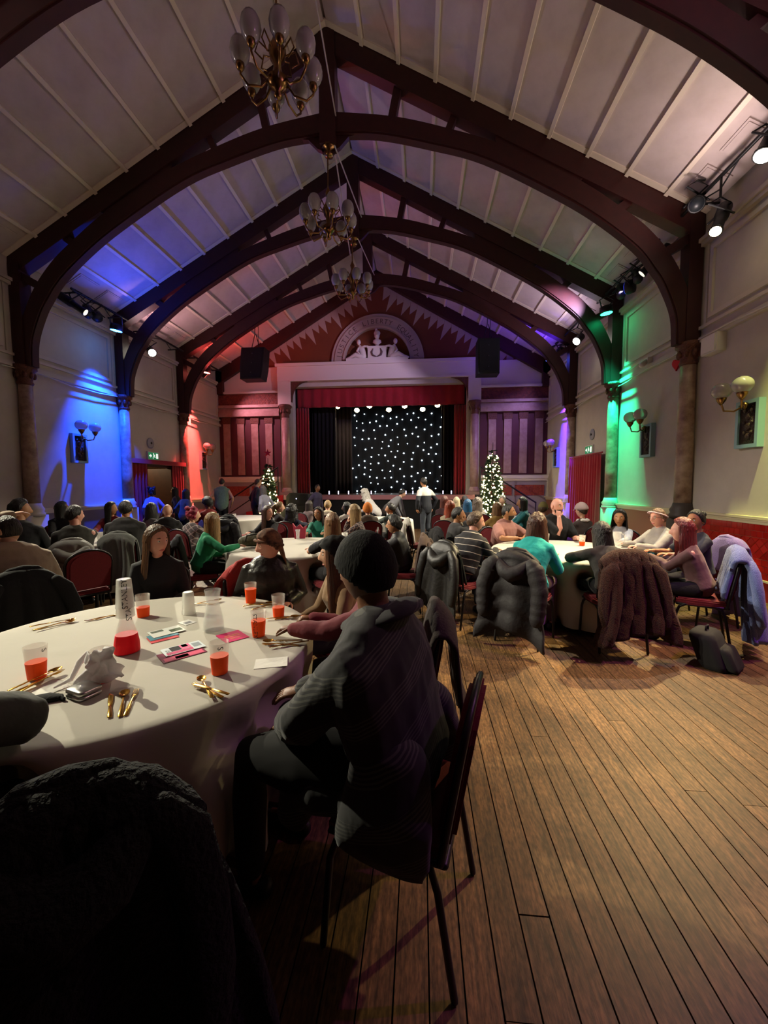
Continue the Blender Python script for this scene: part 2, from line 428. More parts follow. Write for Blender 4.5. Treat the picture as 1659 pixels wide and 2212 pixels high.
# ---------------------------------------------------------------- side walls
DY0, DY1, DZ = 10.38, 12.38, 2.22
wl = MB().box(XL-.25, XL, YB, DY0, 0, ZE+.1).box(XL-.25, XL, DY1, YS+.3, 0, ZE+.1).box(XL-.25, XL, DY0, DY1, DZ, ZE+.1)
WL = struct(wl.build('wall_left', M_WALL, smooth=False))
WR = struct(MB().box(XR, XR+.25, YB, YS+.3, 0, ZE+.1).build('wall_right', M_WALL, smooth=False))
struct(MB().box(XL-.25, XR+.25, YB-.25, YB, 0, 9.6).build('wall_rear', mat('dark_rear_wall', '453634', .8), smooth=False))
tn = 0
def trim(mb, m):
    global tn; tn += 1
    return struct(mb.build('trim_%d' % tn, m, smooth=False))
for s, X in ((1, XL), (-1, XR)):
    def bx(mb, d0, d1, y0, y1, z0, z1):
        a, b = X+s*d0, X+s*d1; return mb.box(min(a, b), max(a, b), y0, y1, z0, z1)
    t = MB()
    for z0, z1, d in ((3.90, 3.96, .07), (3.96, 4.0, .045), (4.12, 4.17, .05), (5.44, 5.5, .07), (5.5, 5.56, .11)): bx(t, 0, d, YB, YS, z0, z1)
    trim(t, M_WALL2)
    ys = [-.57, 2.09]+YT+[YS+.1]
    for i in range(len(ys)-1):
        a, b = ys[i]+.30, ys[i+1]-.30; t = MB(); q = .07
        bx(t, 0, .04, a, a+q, 4.24, 5.36); bx(t, 0, .04, b-q, b, 4.24, 5.36); bx(t, 0, .04, a+q, b-q, 4.24, 4.24+q); bx(t, 0, .04, a+q, b-q, 5.36-q, 5.36)
        bx(t, 0, .02, a-.1, a-.06, 4.17, 5.44); bx(t, 0, .02, b+.06, b+.1, 4.17, 5.44)
        trim(t, M_WALL2)
    t = MB(); gaps = [(YB, DY0-.06), (DY1+.06, YS)] if s > 0 else [(YB, YS)]
    for a, b in gaps:
        bx(t, 0, .07, a, b, 1.10, 1.135); bx(t, 0, .045, a, b, 1.07, 1.10); bx(t, 0, .03, a, b, 1.03, 1.07)
    trim(t, M_IVORY)
    if s > 0:
        t = MB()
        for a, b in gaps: bx(t, 0, .03, a, b, 0, .26)
        struct(t.build('baseboard_left', mat('dark_skirting', '3a1512', .5), smooth=False))
        t = MB()
        for a, b in gaps: bx(t, 0, .02, a, b, .26, 1.03)
        trim(t, mat('dado_paint', '6b5d5c', .6))
    else:
        struct(bx(MB(), 0, .03, YB, YS, 0, .26).build('baseboard_right', M_SKIRT, smooth=False))
        trim(bx(MB(), 0, .04, YB, YS, .26, .285), M_IVORY)
        d = struct(bx(MB(), 0, .006, YB, YS, .285, 1.03).build('trim_dado', M_GROUT, smooth=False)); d.name = 'trim_%d' % (tn+1); tn += 1
        DADO = d
# glazed tiles of the right dado, diamonds in the middle band
def clip(poly, ax, lim, keep):
    out = []
    for i in range(len(poly)):
        a, b = poly[i], poly[(i+1) % len(poly)]
        ia, ib = (a[ax]-lim)*keep >= 0, (b[ax]-lim)*keep >= 0
        if ia: out.append(a)
        if ia != ib:
            t = (lim-a[ax])/(b[ax]-a[ax]); out.append(tuple(a[k]+(b[k]-a[k])*t for k in (0, 1)))
    return out
tile_cache = {}
def tile(poly):
    cy = sum(p[0] for p in poly)/len(poly); cz = sum(p[1] for p in poly)/len(poly)
    rel = [(p[0]-cy, p[1]-cz) for p in poly]
    key = tuple((round(a, 3), round(b, 3)) for a, b in rel)
    if key not in tile_cache:
        mb = MB(); n = len(rel)
        ins = [(a*.86, b*.86) for a, b in rel]; out = [(a*.965, b*.965) for a, b in rel]
        mb.add([(0, a, b) for a, b in out]+[(-.008, a, b) for a, b in out]+[(-.013, a, b) for a, b in ins],
               [(i, (i+1) % n, n+(i+1) % n, n+i) for i in range(n)]+[(n+i, n+(i+1) % n, 2*n+(i+1) % n, 2*n+i) for i in range(n)]+[tuple(range(2*n, 3*n))])
        tile_cache[key] = mb.mesh('tile', M_TILE, False)
    put('tile', tile_cache[key], DADO, (XR-.005, cy, cz))
y0, y1 = 4.95, 7.0
for z0, z1, off in ((.285, .375, 0), (.375, .465, .05), (.465, .555, 0), (.845, .935, 0), (.935, 1.03, .05)):
    y = y0-off
    while y < y1: tile([(y, z0), (y+.1, z0), (y+.1, z1), (y, z1)]); y += .1
ctr = .70; q = .0725
for j in range(-3, 4):
    for i in range(-1, 32):
        cy = y0+i*2*q*1.0+(q if j % 2 else 0); cz = ctr+j*q
        p = [(cy-q, cz), (cy, cz-q), (cy+q, cz), (cy, cz+q)]
        p = clip(clip(clip(clip(p, 1, .557, 1), 1, .843, -1), 0, y0, 1), 0, y1, -1)
        if len(p) > 2 and max(a for a, b in p)-min(a for a, b in p) > .01: tile(p)

# columns carrying the trusses
def column(label, X, s, y):
    c = thing('wall_column', label, 'column', (X, y, 0), 0, 'marbled wall columns below the trusses')
    d = s*.11
    Mx = Matrix.Translation((d, 0, 0))
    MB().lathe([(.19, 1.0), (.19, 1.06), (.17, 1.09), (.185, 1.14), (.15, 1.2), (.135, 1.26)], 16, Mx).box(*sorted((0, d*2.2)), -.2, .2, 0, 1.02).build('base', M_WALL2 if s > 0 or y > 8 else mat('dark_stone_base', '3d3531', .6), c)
    MB().lathe([(.128, 1.24), (.13, 1.9), (.122, 2.8), (.115, 3.62)], 16, Mx).build('shaft', M_MARBLE, c)
    cp = MB().lathe([(.118, 3.58), (.14, 3.62), (.12, 3.66), (.135, 3.74), (.17, 3.86), (.2, 3.88), (.2, 3.95)], 16, Mx)
    for k in range(8):
        a = k*pi/4; cp.ball((d+.145*cos(a), .145*sin(a), 3.77), (.04, .04, .07), 6, 5)
    cp.build('capital', M_CAP, c)
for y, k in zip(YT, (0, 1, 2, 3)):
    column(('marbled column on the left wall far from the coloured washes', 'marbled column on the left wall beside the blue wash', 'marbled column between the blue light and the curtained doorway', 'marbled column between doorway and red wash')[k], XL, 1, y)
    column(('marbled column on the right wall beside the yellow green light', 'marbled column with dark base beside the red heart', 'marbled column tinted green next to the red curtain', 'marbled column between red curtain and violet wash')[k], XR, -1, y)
# ---------------------------------------------------------------- stage wall
OX0, OX1, SZ = -4.88, 1.72, 1.22
wb = MB().box(XL-.25, OX0, YS, YS+.3, 0, 6.1).box(OX1, XR+.25, YS, YS+.3, 0, 6.1).box(OX0, OX1, YS, YS+.3, 5.35, 6.1)
WB = struct(wb.build('wall_back', M_WALL, smooth=False))
e = HALF+.2
gb = MB().prism([(XL-.2, 6.08), (XR+.2, 6.08), (XC+e, roofz(XC+e)+.05), (XC, ZA+.1), (XC-e, roofz(XC-e)+.05)][0:2]+[(XC+e, roofz(XC+e)+.15), (XC, ZA+.15), (XC-e, roofz(XC-e)+.15)], lambda a, b, t: V((a, t, b)), YS, YS+.3)
G = struct(gb.build('wall_gable', M_TERRA, smooth=False))
M_RAY = mat('cream_ray_paint', '9c8676', .8)
for s in (-1, 1):
    n = 19
    for k in range(n):
        a0 = .25+(HALF-1.5)*k/n; a1 = .25+(HALF-1.5)*(k+1)/n; am = (a0+a1)/2
        zt = [rz_(a)-.30 for a in (a0, a1)]
        ln = (.5, .78, .42, .66)[k % 4]
        tip = (am-.22*ln/.5+.05, rz_(am)-.30-ln)
        mid = (am-.06, rz_(am)-.30-ln*.55)
        P = [(a0, zt[0]), (a0, zt[0]-.2), tip, (a1-.01, zt[1]-.24), (a1, zt[1])]
        MB().prism([(XC+s*a, b) for a, b in P], lambda a, b, t: V((a, t, b)), YS-.006, YS-.001).build('painted_ray', M_RAY, G, False)
def sbox(m, *b): return MB().box(*b).build
def onwall(mb, m, smooth=False):
    global tn; tn += 1; return struct(mb.build('trim_%d' % tn, m, smooth=smooth))
# white proscenium frame
pf = MB().box(-5.40, 2.20, YS-.26, YS+.02, 5.52, 6.14).box(-5.46, 2.26, YS-.32, YS-.2, 6.05, 6.16)
pf.box(-5.40, -4.90, YS-.24, YS+.02, 4.62, 5.52).box(1.74, 2.20, YS-.24, YS+.02, 4.62, 5.52)
pf.box(XL, -5.40, YS-.06, YS+.02, 5.2, 6.1).box(2.20, XR, YS-.06, YS+.02, 5.2, 6.1)
pf.box(XL, -5.4, YS-.16, YS, 5.12, 5.2).box(2.2, XR, YS-.16, YS, 5.12, 5.2)
pf.box(-4.9, 1.74, YS-.3, YS-.2, 5.5, 5.56)
onwall(pf, M_STONE)
for s, a in ((1, -4.9), (-1, 1.74)):
    P = [(0, 5.52), (.62, 5.52)]+[(.62*(1-sin(k*pi/16))+0.02, 5.52-.62*(1-cos(k*pi/16))) for k in range(1, 9)]+[(0, 4.75)]
    MB().prism([(a+s*p, q) for p, q in P], lambda x, z, t: V((x, t, z)), YS-.2, YS-.02).build('trim_%d' % (tn+1), M_CAP, smooth=False)['kind'] = 'structure'; tn += 1
# side bays: frieze, entablature, marble strips, ledge, relief panel
for a, b, side in ((XL, -5.4, 0), (2.2, XR, 1)):
    onwall(MB().box(a, b, YS-.08, YS, 4.68, 5.12), M_RELIEF)
    onwall(MB().box(a, b, YS-.2, YS, 4.58, 4.68).box(a, b, YS-.12, YS, 4.45, 4.58).box(a, b, YS-.17, YS, 4.25, 4.45), M_MARB2)
    bk = struct(MB().box(a, b, YS-.03, YS, 1.95, 4.25).build('trim_%d' % (tn+1), M_DKRED, smooth=False)); tn += 1
    wdt = (b-a)/4.35
    for k in range(4):
        x = (a+.18+k*wdt) if side == 0 else (b-.18-.27-k*wdt)
        MB().box(x, x+.27, YS-.08, YS-.02, 2.0, 3.98).build('marble_strip', M_MARB2, bk, False)
        MB().box(x-.03, x+.30, YS-.09, YS-.02, 3.98, 4.25).build('strip_capital', M_CAP, bk, False)
    onwall(MB().box(a, b, YS-.2, YS, 1.80, 1.92).box(a, b, YS-.14, YS, 1.72, 1.80), M_STONE)
    onwall(MB().box(a, b, YS-.06, YS, 0, 1.72), mat('stage_dado', '8d8088', .7))
    for q in (.12, 1.28):
        onwall(MB().box(a+q, a+q+1.05, YS-.09, YS-.05, 1.18, 1.56), mat('orange_relief', '9a4030', .6, noise_=(14, .2), col2='6e2820', bump=(18, .9, .03)))
def pcol(label, x):
    c = thing('stage_column', label, 'column', (x, YS-.16, 0))
    MB().box(-.21, .21, -.2, .16, 0, 1.32).build('plinth', M_MARB2, c, False)
    MB().lathe([(.2, 1.3), (.2, 1.38), (.165, 1.44), (.15, 1.5)], 16).build('base', M_MARB2, c)
    MB().lathe([(.148, 1.48), (.15, 2.4), (.138, 4.2)], 16).build('shaft', M_MARB2, c)
    k = MB().lathe([(.14, 4.16), (.15, 4.2), (.145, 4.3), (.2, 4.5), (.24, 4.55), (.24, 4.64)], 16)
    for j in range(8):
        t = j*pi/4; k.ball((.17*cos(t), .17*sin(t), 4.4), (.05, .05, .09), 6, 5)
    k.build('capital', M_CAP, c)
pcol('rose marble column left of the stage opening with carved capital', -5.14)
pcol('rose marble column right of the stage opening with carved capital', 1.98)

# semicircular stone arch with lettering and sculpture
AX, AZ = -1.60, 6.17
ar = thing('carved_arch', 'pale semicircular arch with incised words above the stage', 'arch', (AX, YS, AZ))
N = 40
def ringp(r0, r1): return [(r1*cos(pi*k/N), r1*sin(pi*k/N)) for k in range(N+1)]+[(r0*cos(pi*k/N), r0*sin(pi*k/N)) for k in range(N, -1, -1)]
pr = lambda a, b, t: V((a, t, b))
M_ARCH = mat('darker_arch_stone', 'a08c80', .75)  # arch stone coloured darker than the stage frame
MB().prism(ringp(1.28, 1.62), pr, -.13, 0).build('arch_band', M_ARCH, ar, False)
MB().prism(ringp(1.60, 1.74), pr, -.09, 0).build('outer_moulding', M_ARCH, ar, False)
MB().prism(ringp(1.22, 1.30), pr, -.17, 0).build('inner_moulding', M_ARCH, ar, False)
M_INK = mat('dark_lettering', '57423c', .8)
for word, mid, sp in (('JUSTICE', 148, 7.6), ('LIBERTY', 90, 6.6), ('EQUALITY', 32, 7.0)):
    for i, ch in enumerate(word):
        a = radians(mid-(i-(len(word)-1)/2)*sp)
        vs, fs = text_geo(ch, .25)
        mb = MB(); up = V((cos(a), 0, sin(a))); rt = V((sin(a), 0, -cos(a)))
        mb.add([up*1.45+rt*v.x+up*v.y+V((0, -.133, 0)) for v in vs], fs).build('letter', M_INK, ar, False)
sc_ = thing('sculpture_group', 'white sculpture of a bust above a wreathed tablet with two seated figures', 'sculpture', (AX, YS, AZ))
MB().box(-1.15, 1.15, -.3, 0, -.01, .09).build('plinth', M_STONE, sc_, False)
tb = MB().box(-.34, .34, -.26, -.04, .09, .5).box(-.37, .37, -.28, -.03, .46, .52).build('tablet', M_STONE, sc_, False)
k = MB()
for s in (-1, 1): k.tube([(s*.03, -.28, .14), (s*.16, -.28, .2), (s*.19, -.28, .3), (s*.14, -.28, .42)], [.02, .035, .035, .015], 6)
k.build('wreath', mat('grey_carving', '55423f', .7), tb)
bu = MB(); bu.tube([(0, -.15, .52), (0, -.15, .58)], [(.12, .1), (.06, .06)], 10).tube([(0, -.15, .58), (0, -.15, .68), (0, -.15, .76), (0, -.15, .80)], [(.04, .04), (.16, .09), (.14, .09), (.06, .06)], 10, V((1, 0, 0)))
bu.ball((0, -.17, .92), (.095, .11, .13), 12, 10).tube([(0, -.15, .78), (0, -.16, .88)], .05, 8).ball((0, -.13, 1.02), (.12, .13, .10), 12, 8).ball((-.03, -.14, 1.12), (.05, .07, .07), 8, 6).ball((0, -.28, .91), (.02, .03, .03), 6, 5)
bu.build('bust', M_STONE, sc_)
for s in (-1, 1):
    F = MB()
    F.tube([(s*.52, -.15, .16), (s*.54, -.16, .32), (s*.60, -.16, .46), (s*.64, -.16, .56)], [(.14, .1), (.12, .09), (.14, .09), (.05, .05)], 10, V((1, 0, 0)))
    F.ball((s*.68, -.18, .70), (.075, .08, .1), 10, 8)
    F.tube([(s*.58, -.2, .5), (s*.46, -.24, .53), (s*.34, -.22, .53)], [.045, .04, .03], 8)
    F.tube([(s*.68, -.2, .48), (s*.74, -.24, .36), (s*.66, -.26, .28)], [.045, .04, .03], 8)
    F.tube([(s*.54, -.18, .15), (s*.80, -.22, .24), (s*1.0, -.2, .14), (s*1.16, -.18, .11)], [.11, .09, .06, .035], 8)
    F.tube([(s*.6, -.14, .14), (s*.86, -.14, .14), (s*1.05, -.14, .12)], [.1, .09, .05], 8)
    F.build('seated_figure', M_STONE, sc_)

# ---------------------------------------------------------------- stage
st = MB().box(OX0, OX1, YS+.3, 20.2, SZ-.1, SZ).box(-5.0, 1.9, 14.55, YS+.3, SZ-.1, SZ)
ST = struct(st.build('floor_stage', mat('stage_boards', '2a1a1c', .35), smooth=False))
o = MB().box(-5.0, 1.9, 14.50, 14.55, 0, SZ-.16).box(-5.0, -4.95, 14.55, 15.3, 0, SZ-.1).box(1.85, 1.9, 14.55, 15.3, 0, SZ-.1).build('trim_%d' % (tn+1), M_BLACK, smooth=False); struct(o); tn += 1
o = MB().box(-5.02, 1.92, 14.46, 14.6, SZ-.16, SZ+.005).build('trim_%d' % (tn+1), mat('glossy_stage_edge', '9a6a70', .25), smooth=False); struct(o); tn += 1
bxs = MB().box(OX0-.6, OX1+.6, 20.1, 20.2, SZ, 6).box(OX0-.6, OX0-.5, YS+.3, 20.2, SZ, 6).box(OX1+.5, OX1+.6, YS+.3, 20.2, SZ, 6).box(OX0-.6, OX1+.6, YS+.3, 20.2, 5.9, 6)
struct(bxs.build('wall_stage_box', M_BLACK, smooth=False))
def drape(label, x0, x1, y, z0, z1, pl, m, amp=.05, name='stage_curtain', cat='curtain', group=None, swag=0, axis='x', X=0, th=.012):
    n = int(pl*7)+1
    def f(u, v):
        a = x0+(x1-x0)*u; z = z1+(z0-z1)*v
        d = amp*(.55+.45*v)*(sin(u*pl*2*pi)+.35*sin(u*pl*4.3*pi+1.3+v)) + swag*v
        return V((a, y+d, z)) if axis == 'x' else V((X+d, a, z))
    o = MB().sheet(f, n, 9, th).build(name, m)
    return tag(o, label, cat, group)
drape('red velvet valance hanging across the top of the stage', -4.84, 1.68, YS+.42, 4.636, 5.5, 16, M_CURT, .04, 'stage_valance', 'valance')
drape('red velvet stage curtain drawn to the left side of the opening', -4.88, -4.36, YS+.32, SZ, 4.6, 5, M_CURT, .06)
drape('red velvet stage curtain drawn to the right side of the opening', 1.28, 1.72, YS+.32, SZ, 4.6, 4, M_CURT, .06)
M_BD = mat('black_drape', '0b090b', .95)
M_BD2 = mat('dark_brown_drape', '1d1416', .95)
drape('black masking drape beside the left red curtain', -4.45, -3.45, YS+1.1, SZ, 5.6, 6, M_BD, .05)
drape('black masking drape beside the right red curtain', .85, 1.6, YS+1.1, SZ, 5.6, 5, M_BD, .05)
drape('dark brown drape left of the star cloth', -3.95, -2.95, YS+2.0, SZ, 5.6, 6, M_BD2, .05)
drape('dark brown drape right of the star cloth', .95, 1.7, YS+2.0, SZ, 5.6, 6, M_BD2, .05)
SY = 18.2
sc0, sc1 = atY(700, 900, SY).x, atY(978, 900, SY).x
scl = drape('black star cloth dotted with small white lights at the back of the stage', sc0-.1, sc1+.1, SY+.12, SZ, 5.7, 14, mat('navy_black_cloth', '07070d', .95), .04, 'star_cloth', 'star cloth')
M_STAR = mat('star_led', 'd8f2ff', .5, emit=5)
me_star = MB().ball((0, 0, 0), .030, 8, 6).mesh('star_light', M_STAR)
me_star2 = MB().ball((0, 0, 0), .022, 8, 6).mesh('star_light', M_STAR)
pts = []
ztop, zbot = atY(840, 893, SY).z, SZ+.05
rs = random.Random(11); tries = 0
while len(pts) < 168 and tries < 9000:
    tries += 1; x, z = rs.uniform(sc0, sc1), rs.uniform(zbot, ztop)
    if all((x-a)**2+(z-b)**2 > .27**2 for a, b in pts): pts.append((x, z))
for i, (x, z) in enumerate(pts): put('star_light', me_star if i % 3 else me_star2, scl, (x, SY+.03, z))
# footlight posts along the stage edge
M_FOOT = mat('footlight_white', 'e6e0ff', .4, emit=1.6)
FOOT = ('at the left end', 'second from the left end', 'left of the white haired woman', 'right of the white haired woman', 'beside the man in grey hoodie', 'between grey hoodie and striped sweater', 'right of the striped sweater', 'at the right end')
for i, px in enumerate((711, 731, 753, 802, 877, 892, 957, 975)):
    x = atY(px, 1065, 14.5).x
    o = thing('footlight', 'small white footlight tube standing on the stage edge '+FOOT[i], 'footlight', (x, 14.5, SZ+.004), 0, 'footlights along the stage edge')
    MB().lathe([(.035, 0), (.035, .02), (.02, .03)], 10).build('base', M_BLK2, o); MB().lathe([(.016, .02), (.016, .15)], 8).build('tube', M_FOOT, o)
# warm lamps under the valance
M_WLAMP = mat('warm_lamp_face', 'ffdf9a', .5, emit=22)
for i, (px, py) in enumerate(((729, 880), (771, 888), (798, 879), (840, 887), (874, 879), (913, 886), (945, 877))):
    p = atY(px, py-2, 16.6)
    o = thing('stage_lamp', 'warm stage lamp shining below the red valance', 'stage lamp', p, 0, 'row of warm stage lamps')
    Mt = Matrix.Rotation(radians(-42), 4, 'X')
    MB().lathe([(.05, .26), (.09, .24), (.10, .05), (.115, 0)], 12, Mt).build('housing', M_BLK2, o)
    MB().lathe([(.001, -.004), (.105, -.004), (.105, -.012), (.001, -.012)], 12, Mt, False).build('lens', M_WLAMP, o)
    MB().tube([(-.12, .03, .12), (-.12, .0, .3), (.12, 0, .3), (.12, .03, .12)], .012, 6).tube([(0, 0, .3), (0, 0, .46)], .015, 6).build('yoke', M_BLK2, o)
L = bpy.data.lights.new('stage_lamp_light', 'AREA'); L.shape = 'RECTANGLE'; L.size = 4; L.size_y = .2; L.energy = 25; L.color = (1, .8, .5)
o = bpy.data.objects.new('stage_lamp_light', L); COL.objects.link(o); o.location = (XC, 16.6, 4.35)
bar_ = MB().tube([(-4.3, 16.6, 4.98), (1.3, 16.6, 4.98)], .025, 8).build('lighting_bar', M_BLK2)
tag(bar_, 'black lighting bar above the stage carrying warm lamps', 'lighting bar')
# loudspeakers hung from the trusses
M_SPK = mat('speaker_cloth', '0c0d12', .8, bump=(300, .2))
def hung(label, x, y, z0, z1, wd, tilt, cab):
    s = thing('hanging_loudspeaker', label, 'loudspeaker', (x, y, z0), 0, 'hanging loudspeakers')
    h = z1-z0
    b = MB().prism([(-wd/2+.04, 0), (wd/2-.04, 0), (wd/2, h*.35), (wd/2, h), (-wd/2, h), (-wd/2, h*.35)] if tilt else [(-wd/2, 0), (wd/2, 0), (wd/2, h), (-wd/2, h)], lambda a, b, t: V((a, t-(.25*(1-b/h) if tilt else 0), b)), 0, .5)
    b.build('cabinet', mat('speaker_box', '0a0b10', .6), s, False)
    MB().prism([(-wd/2+.06, .05), (wd/2-.06, .05), (wd/2-.04, h-.05), (-wd/2+.04, h-.05)], lambda a, b, t: V((a, t-(.25*(1-b/h) if tilt else 0), b)), -.012, .002).build('grille', M_SPK, s, False)
    for q in (.2, .5, .8): MB().ball((0, -.016-(.25*(1-q) if tilt else 0), h*q), .012, 6, 5).build('bolt', mat('bolt_steel', '9a9aa0', .3, 1), s)
    k = MB().tube([(-.15, .25, h), (-.02, .25, h+.5), (0, .25, cab-z0)], .012, 6).tube([(.15, .25, h), (.02, .25, h+.5)], .012, 6).tube([(.06, .3, h), (.09, .3, h+.7), (.02, .28, cab-z0)], .01, 6)
    k.build('suspension_cable', M_BLK2, s)
pL, pR = atY(551, 750, 13.4), atY(1054, 730, 13.4)
hung('black loudspeaker tilted down hanging left of the gable', pL.x, 13.2, atY(555, 822, 13.2).z, atY(550, 750, 13.2).z, .78, True, 7.6)
hung('black upright loudspeaker hanging right of the gable', pR.x, 13.2, atY(1054, 807, 13.2).z, atY(1054, 730, 13.2).z, .68, False, 7.7)
# handrails and steps at both stage ends
def steps(label, x0, x1, y0, y1, m, n=6):
    t = thing('stage_steps', label, 'steps', ((x0+x1)/2, (y0+y1)/2, 0))
    hw, hd = abs(x1-x0)/2, abs(y1-y0)/2; dr = 1 if x1 > x0 else -1
    for i in range(n):
        a = -dr*hw+dr*(2*hw)*i/n; MB().box(*sorted((a, dr*hw)), -hd, hd, SZ*i/n, SZ*(i+1)/n-.003).build('step', m, t, False)
steps('red carpeted steps rising to the left end of the stage', -7.2, -5.05, 14.5, 15.0, mat('red_carpet', 'a00d1e', .9, noise_=(60, .3), col2='8a0a18'))
steps('dark steps rising to the right end of the stage', 4.1, 1.95, 14.5, 15.0, mat('dark_carpet', '1a1524', .9))
def rail(label, pts):
    t = thing('handrail', label, 'handrail', V(pts[0])-V((0, 0, pts[0][2])))
    o = t.location
    for q in pts[1:]:
        MB().tube([V(pts[0])-V(o), V(q)-V(o)], .025, 8).build('rail', M_BLK2, t)
    return t
def rail2(label, a, b, drop):
    t = thing('handrail', label, 'handrail', (a[0], a[1], 0)); o = V((a[0], a[1], 0)); a, b = V(a)-o, V(b)-o
    MB().tube([a, b], .028, 8).build('top_rail', M_BLK2, t)
    MB().tube([a-V((0, 0, drop)), b-V((0, 0, drop))], .02, 8).build('lower_rail', M_BLK2, t)
    MB().tube([a, (a.x, a.y, 0)], .022, 8).build('post', M_BLK2, t); MB().tube([b, (b.x, b.y, SZ)], .022, 8).build('post', M_BLK2, t)
rail2('black handrail slanting up the red steps beside the small tree', (-7.3, 14.42, .92), (-5.2, 14.42, 2.25), .5)
rail2('black handrail slanting up to the right end of the stage', (4.0, 14.42, .95), (2.1, 14.42, 2.2), .5)
# front-of-stage loudspeaker stack
s = thing('floor_loudspeaker', 'black loudspeaker stack on the floor below the left red curtain', 'loudspeaker', (-4.3, 14.12, 0))
MB().box(-.62, .62, -.3, .4, 0, .86).build('subwoofer', mat('speaker_box', '0a0b10', .6), s, False)
MB().prism([(-.42, .86), (.42, .86), (.36, 1.28), (-.30, 1.32), (-.42, 1.2)], lambda a, b, t: V((a, t, b)), -.25, .3).build('cabinet', mat('speaker_box', '0a0b10', .6), s, False)
MB().prism([(-.36, .9), (.36, .9), (.31, 1.24), (-.28, 1.27)], lambda a, b, t: V((a, t, b)), -.265, -.25).build('grille', M_SPK, s, False)
MB().ball((-.05, -.27, 1.12), .02, 8, 6).build('indicator_light', mat('dim_led', 'cfd4ff', .4, emit=1.5), s)

# ---------------------------------------------------------------- chandeliers
def chandelier(label, y, z, first=None):
    if first: return dup(first, (XC, y, z), 0, label)
    c = thing('chandelier', label, 'chandelier', (XC, y, z), 0, 'unlit brass chandeliers')
    MB().lathe([(.01, -.36), (.05, -.33), (.03, -.28), (.09, -.24), (.13, -.17), (.06, -.1), (.04, .0), (.08, .06), (.1, .16), (.06, .24), (.03, .34), (.055, .42), (.02, .5), (.012, .55)], 16).build('stem', M_BRASS, c)
    MB().tube([(0, 0, .5), (0, 0, 1.18)], .012, 6).build('suspension_rod', M_BRASS, c)
    for k in range(8):
        a = 2*pi*(k+.5)/8; R_ = .40; ca, sa = cos(a), sin(a)
        m = MB().tube([(ca*.06, sa*.06, -.12), (ca*.18, sa*.18, -.27), (ca*.32, sa*.32, -.29), (ca*R_, sa*R_, -.2), (ca*R_, sa*R_, -.13)], .013, 7)
        m.tube([(ca*.08, sa*.08, .12), (ca*.2, sa*.2, .2), (ca*.24, sa*.24, .08), (ca*.16, sa*.16, .02)], .009, 6)
        arm = m.build('arm', M_BRASS, c)
        T_ = Matrix.Translation((ca*R_, sa*R_, -.13))
        MB().lathe([(.02, -.04), (.045, 0), (.05, .04), (.035, .05)], 12, T_).build('lamp_cup', M_BRASS, arm)
        MB().lathe([(.045, .03), (.075, .06), (.1, .11), (.11, .17), (.1, .23), (.075, .28), (.068, .285), (.092, .23), (.101, .17), (.092, .115), (.07, .07), (.04, .04)], 14, T_, False).build('glass_globe', M_GLOBE, arm)
    return c
ch0 = chandelier('unlit brass chandelier with globes hanging farthest from the stage', YT[0], 6.32)
ch1 = chandelier('unlit brass chandelier in the middle of the row of three', YT[1]-.12, 6.26, ch0)
ch2 = chandelier('unlit brass chandelier hanging closest to the terracotta gable', YT[2]-.25, 6.36, ch0)
# pale guy ropes running between trusses
M_ROPE = mat('pale_rope', 'a99b92', .8)
for i, (a, b) in enumerate((((-1.5, YT[0], 9.0), (-1.46, YT[1]-.12, 7.95)), ((-1.47, YT[1]-.2, 7.4), (-1.40, YT[2]-.12, 7.95)), ((-1.5, YT[1], 7.4), (-1.62, YT[1]+2.2, 6.9)), ((-1.47, YT[2]-.2, 7.4), (-1.40, YT[3]-.12, 7.95)))):
    o = MB().tube([a, b], .012, 6).build('rope', M_ROPE)
    tag(o, ('pale rope slanting past the chandelier farthest from the stage', 'pale rope from the scroll bracket truss to the next truss', 'pale rope running down to the middle chandelier', 'pale rope from the green lit truss to the truss by the stage')[i], 'rope')
# ---------------------------------------------------------------- wall fittings
M_BLUEFR = mat('pale_blue_frame', '7d9fa6', .5)
M_PLAQ = mat('dark_carved_plaque', '3a221a', .5, noise_=(30, .25), col2='21100c', bump=(45, .9, .02))
def sconce(label, X, s, y, z):
    t = thing('wall_sconce', label, 'wall lamp', (X, y, z), 0 if s < 0 else pi, 'double globe wall lamps')
    fr = MB().box(-.05, 0, -.2, .2, -.33, .33).box(-.09, -.05, -.2, -.15, -.33, .33).box(-.09, -.05, .15, .2, -.33, .33).box(-.09, -.05, -.15, .15, .28, .33).box(-.09, -.05, -.15, .15, -.33, -.28)
    fr.build('frame', M_BLUEFR, t, False)
    k = MB().box(-.062, -.05, -.15, .15, -.28, .28)
    for a, b, r in ((0, .1, .05), (0, -.04, .06), (0, -.17, .05), (.07, .02, .03), (-.07, .02, .03), (.06, -.12, .03), (-.06, -.12, .03), (.06, .19, .03), (-.06, .19, .03)): k.ball((-.062, a, b), (.025, r, r), 10, 6)
    k.build('carved_panel', M_PLAQ, t)
    MB().lathe([(.01, 0), (.05, .01), (.055, .05), (.02, .07)], 12, Matrix.Translation((-.09, 0, .25)) @ Matrix.Rotation(-pi/2, 4, 'Y')).build('bracket', M_BRASS, t)
    for q in (-1, 1):
        arm = MB().tube([(-.1, 0, .27), (-.2, q*.08, .19), (-.28, q*.16, .21), (-.3, q*.19, .32)], .013, 8).build('arm', M_BRASS, t)
        T_ = Matrix.Translation((-.3, q*.19, .3))
        MB().lathe([(.012, 0), (.03, .02), (.06, .07), (.065, .1), (.05, .11)], 12, T_).build('lamp_cup', M_BRASS, arm)
        MB().ball((-.3, q*.19, .50), (.125, .125, .115), 20, 14).build('glass_globe', M_GLOBE, arm)
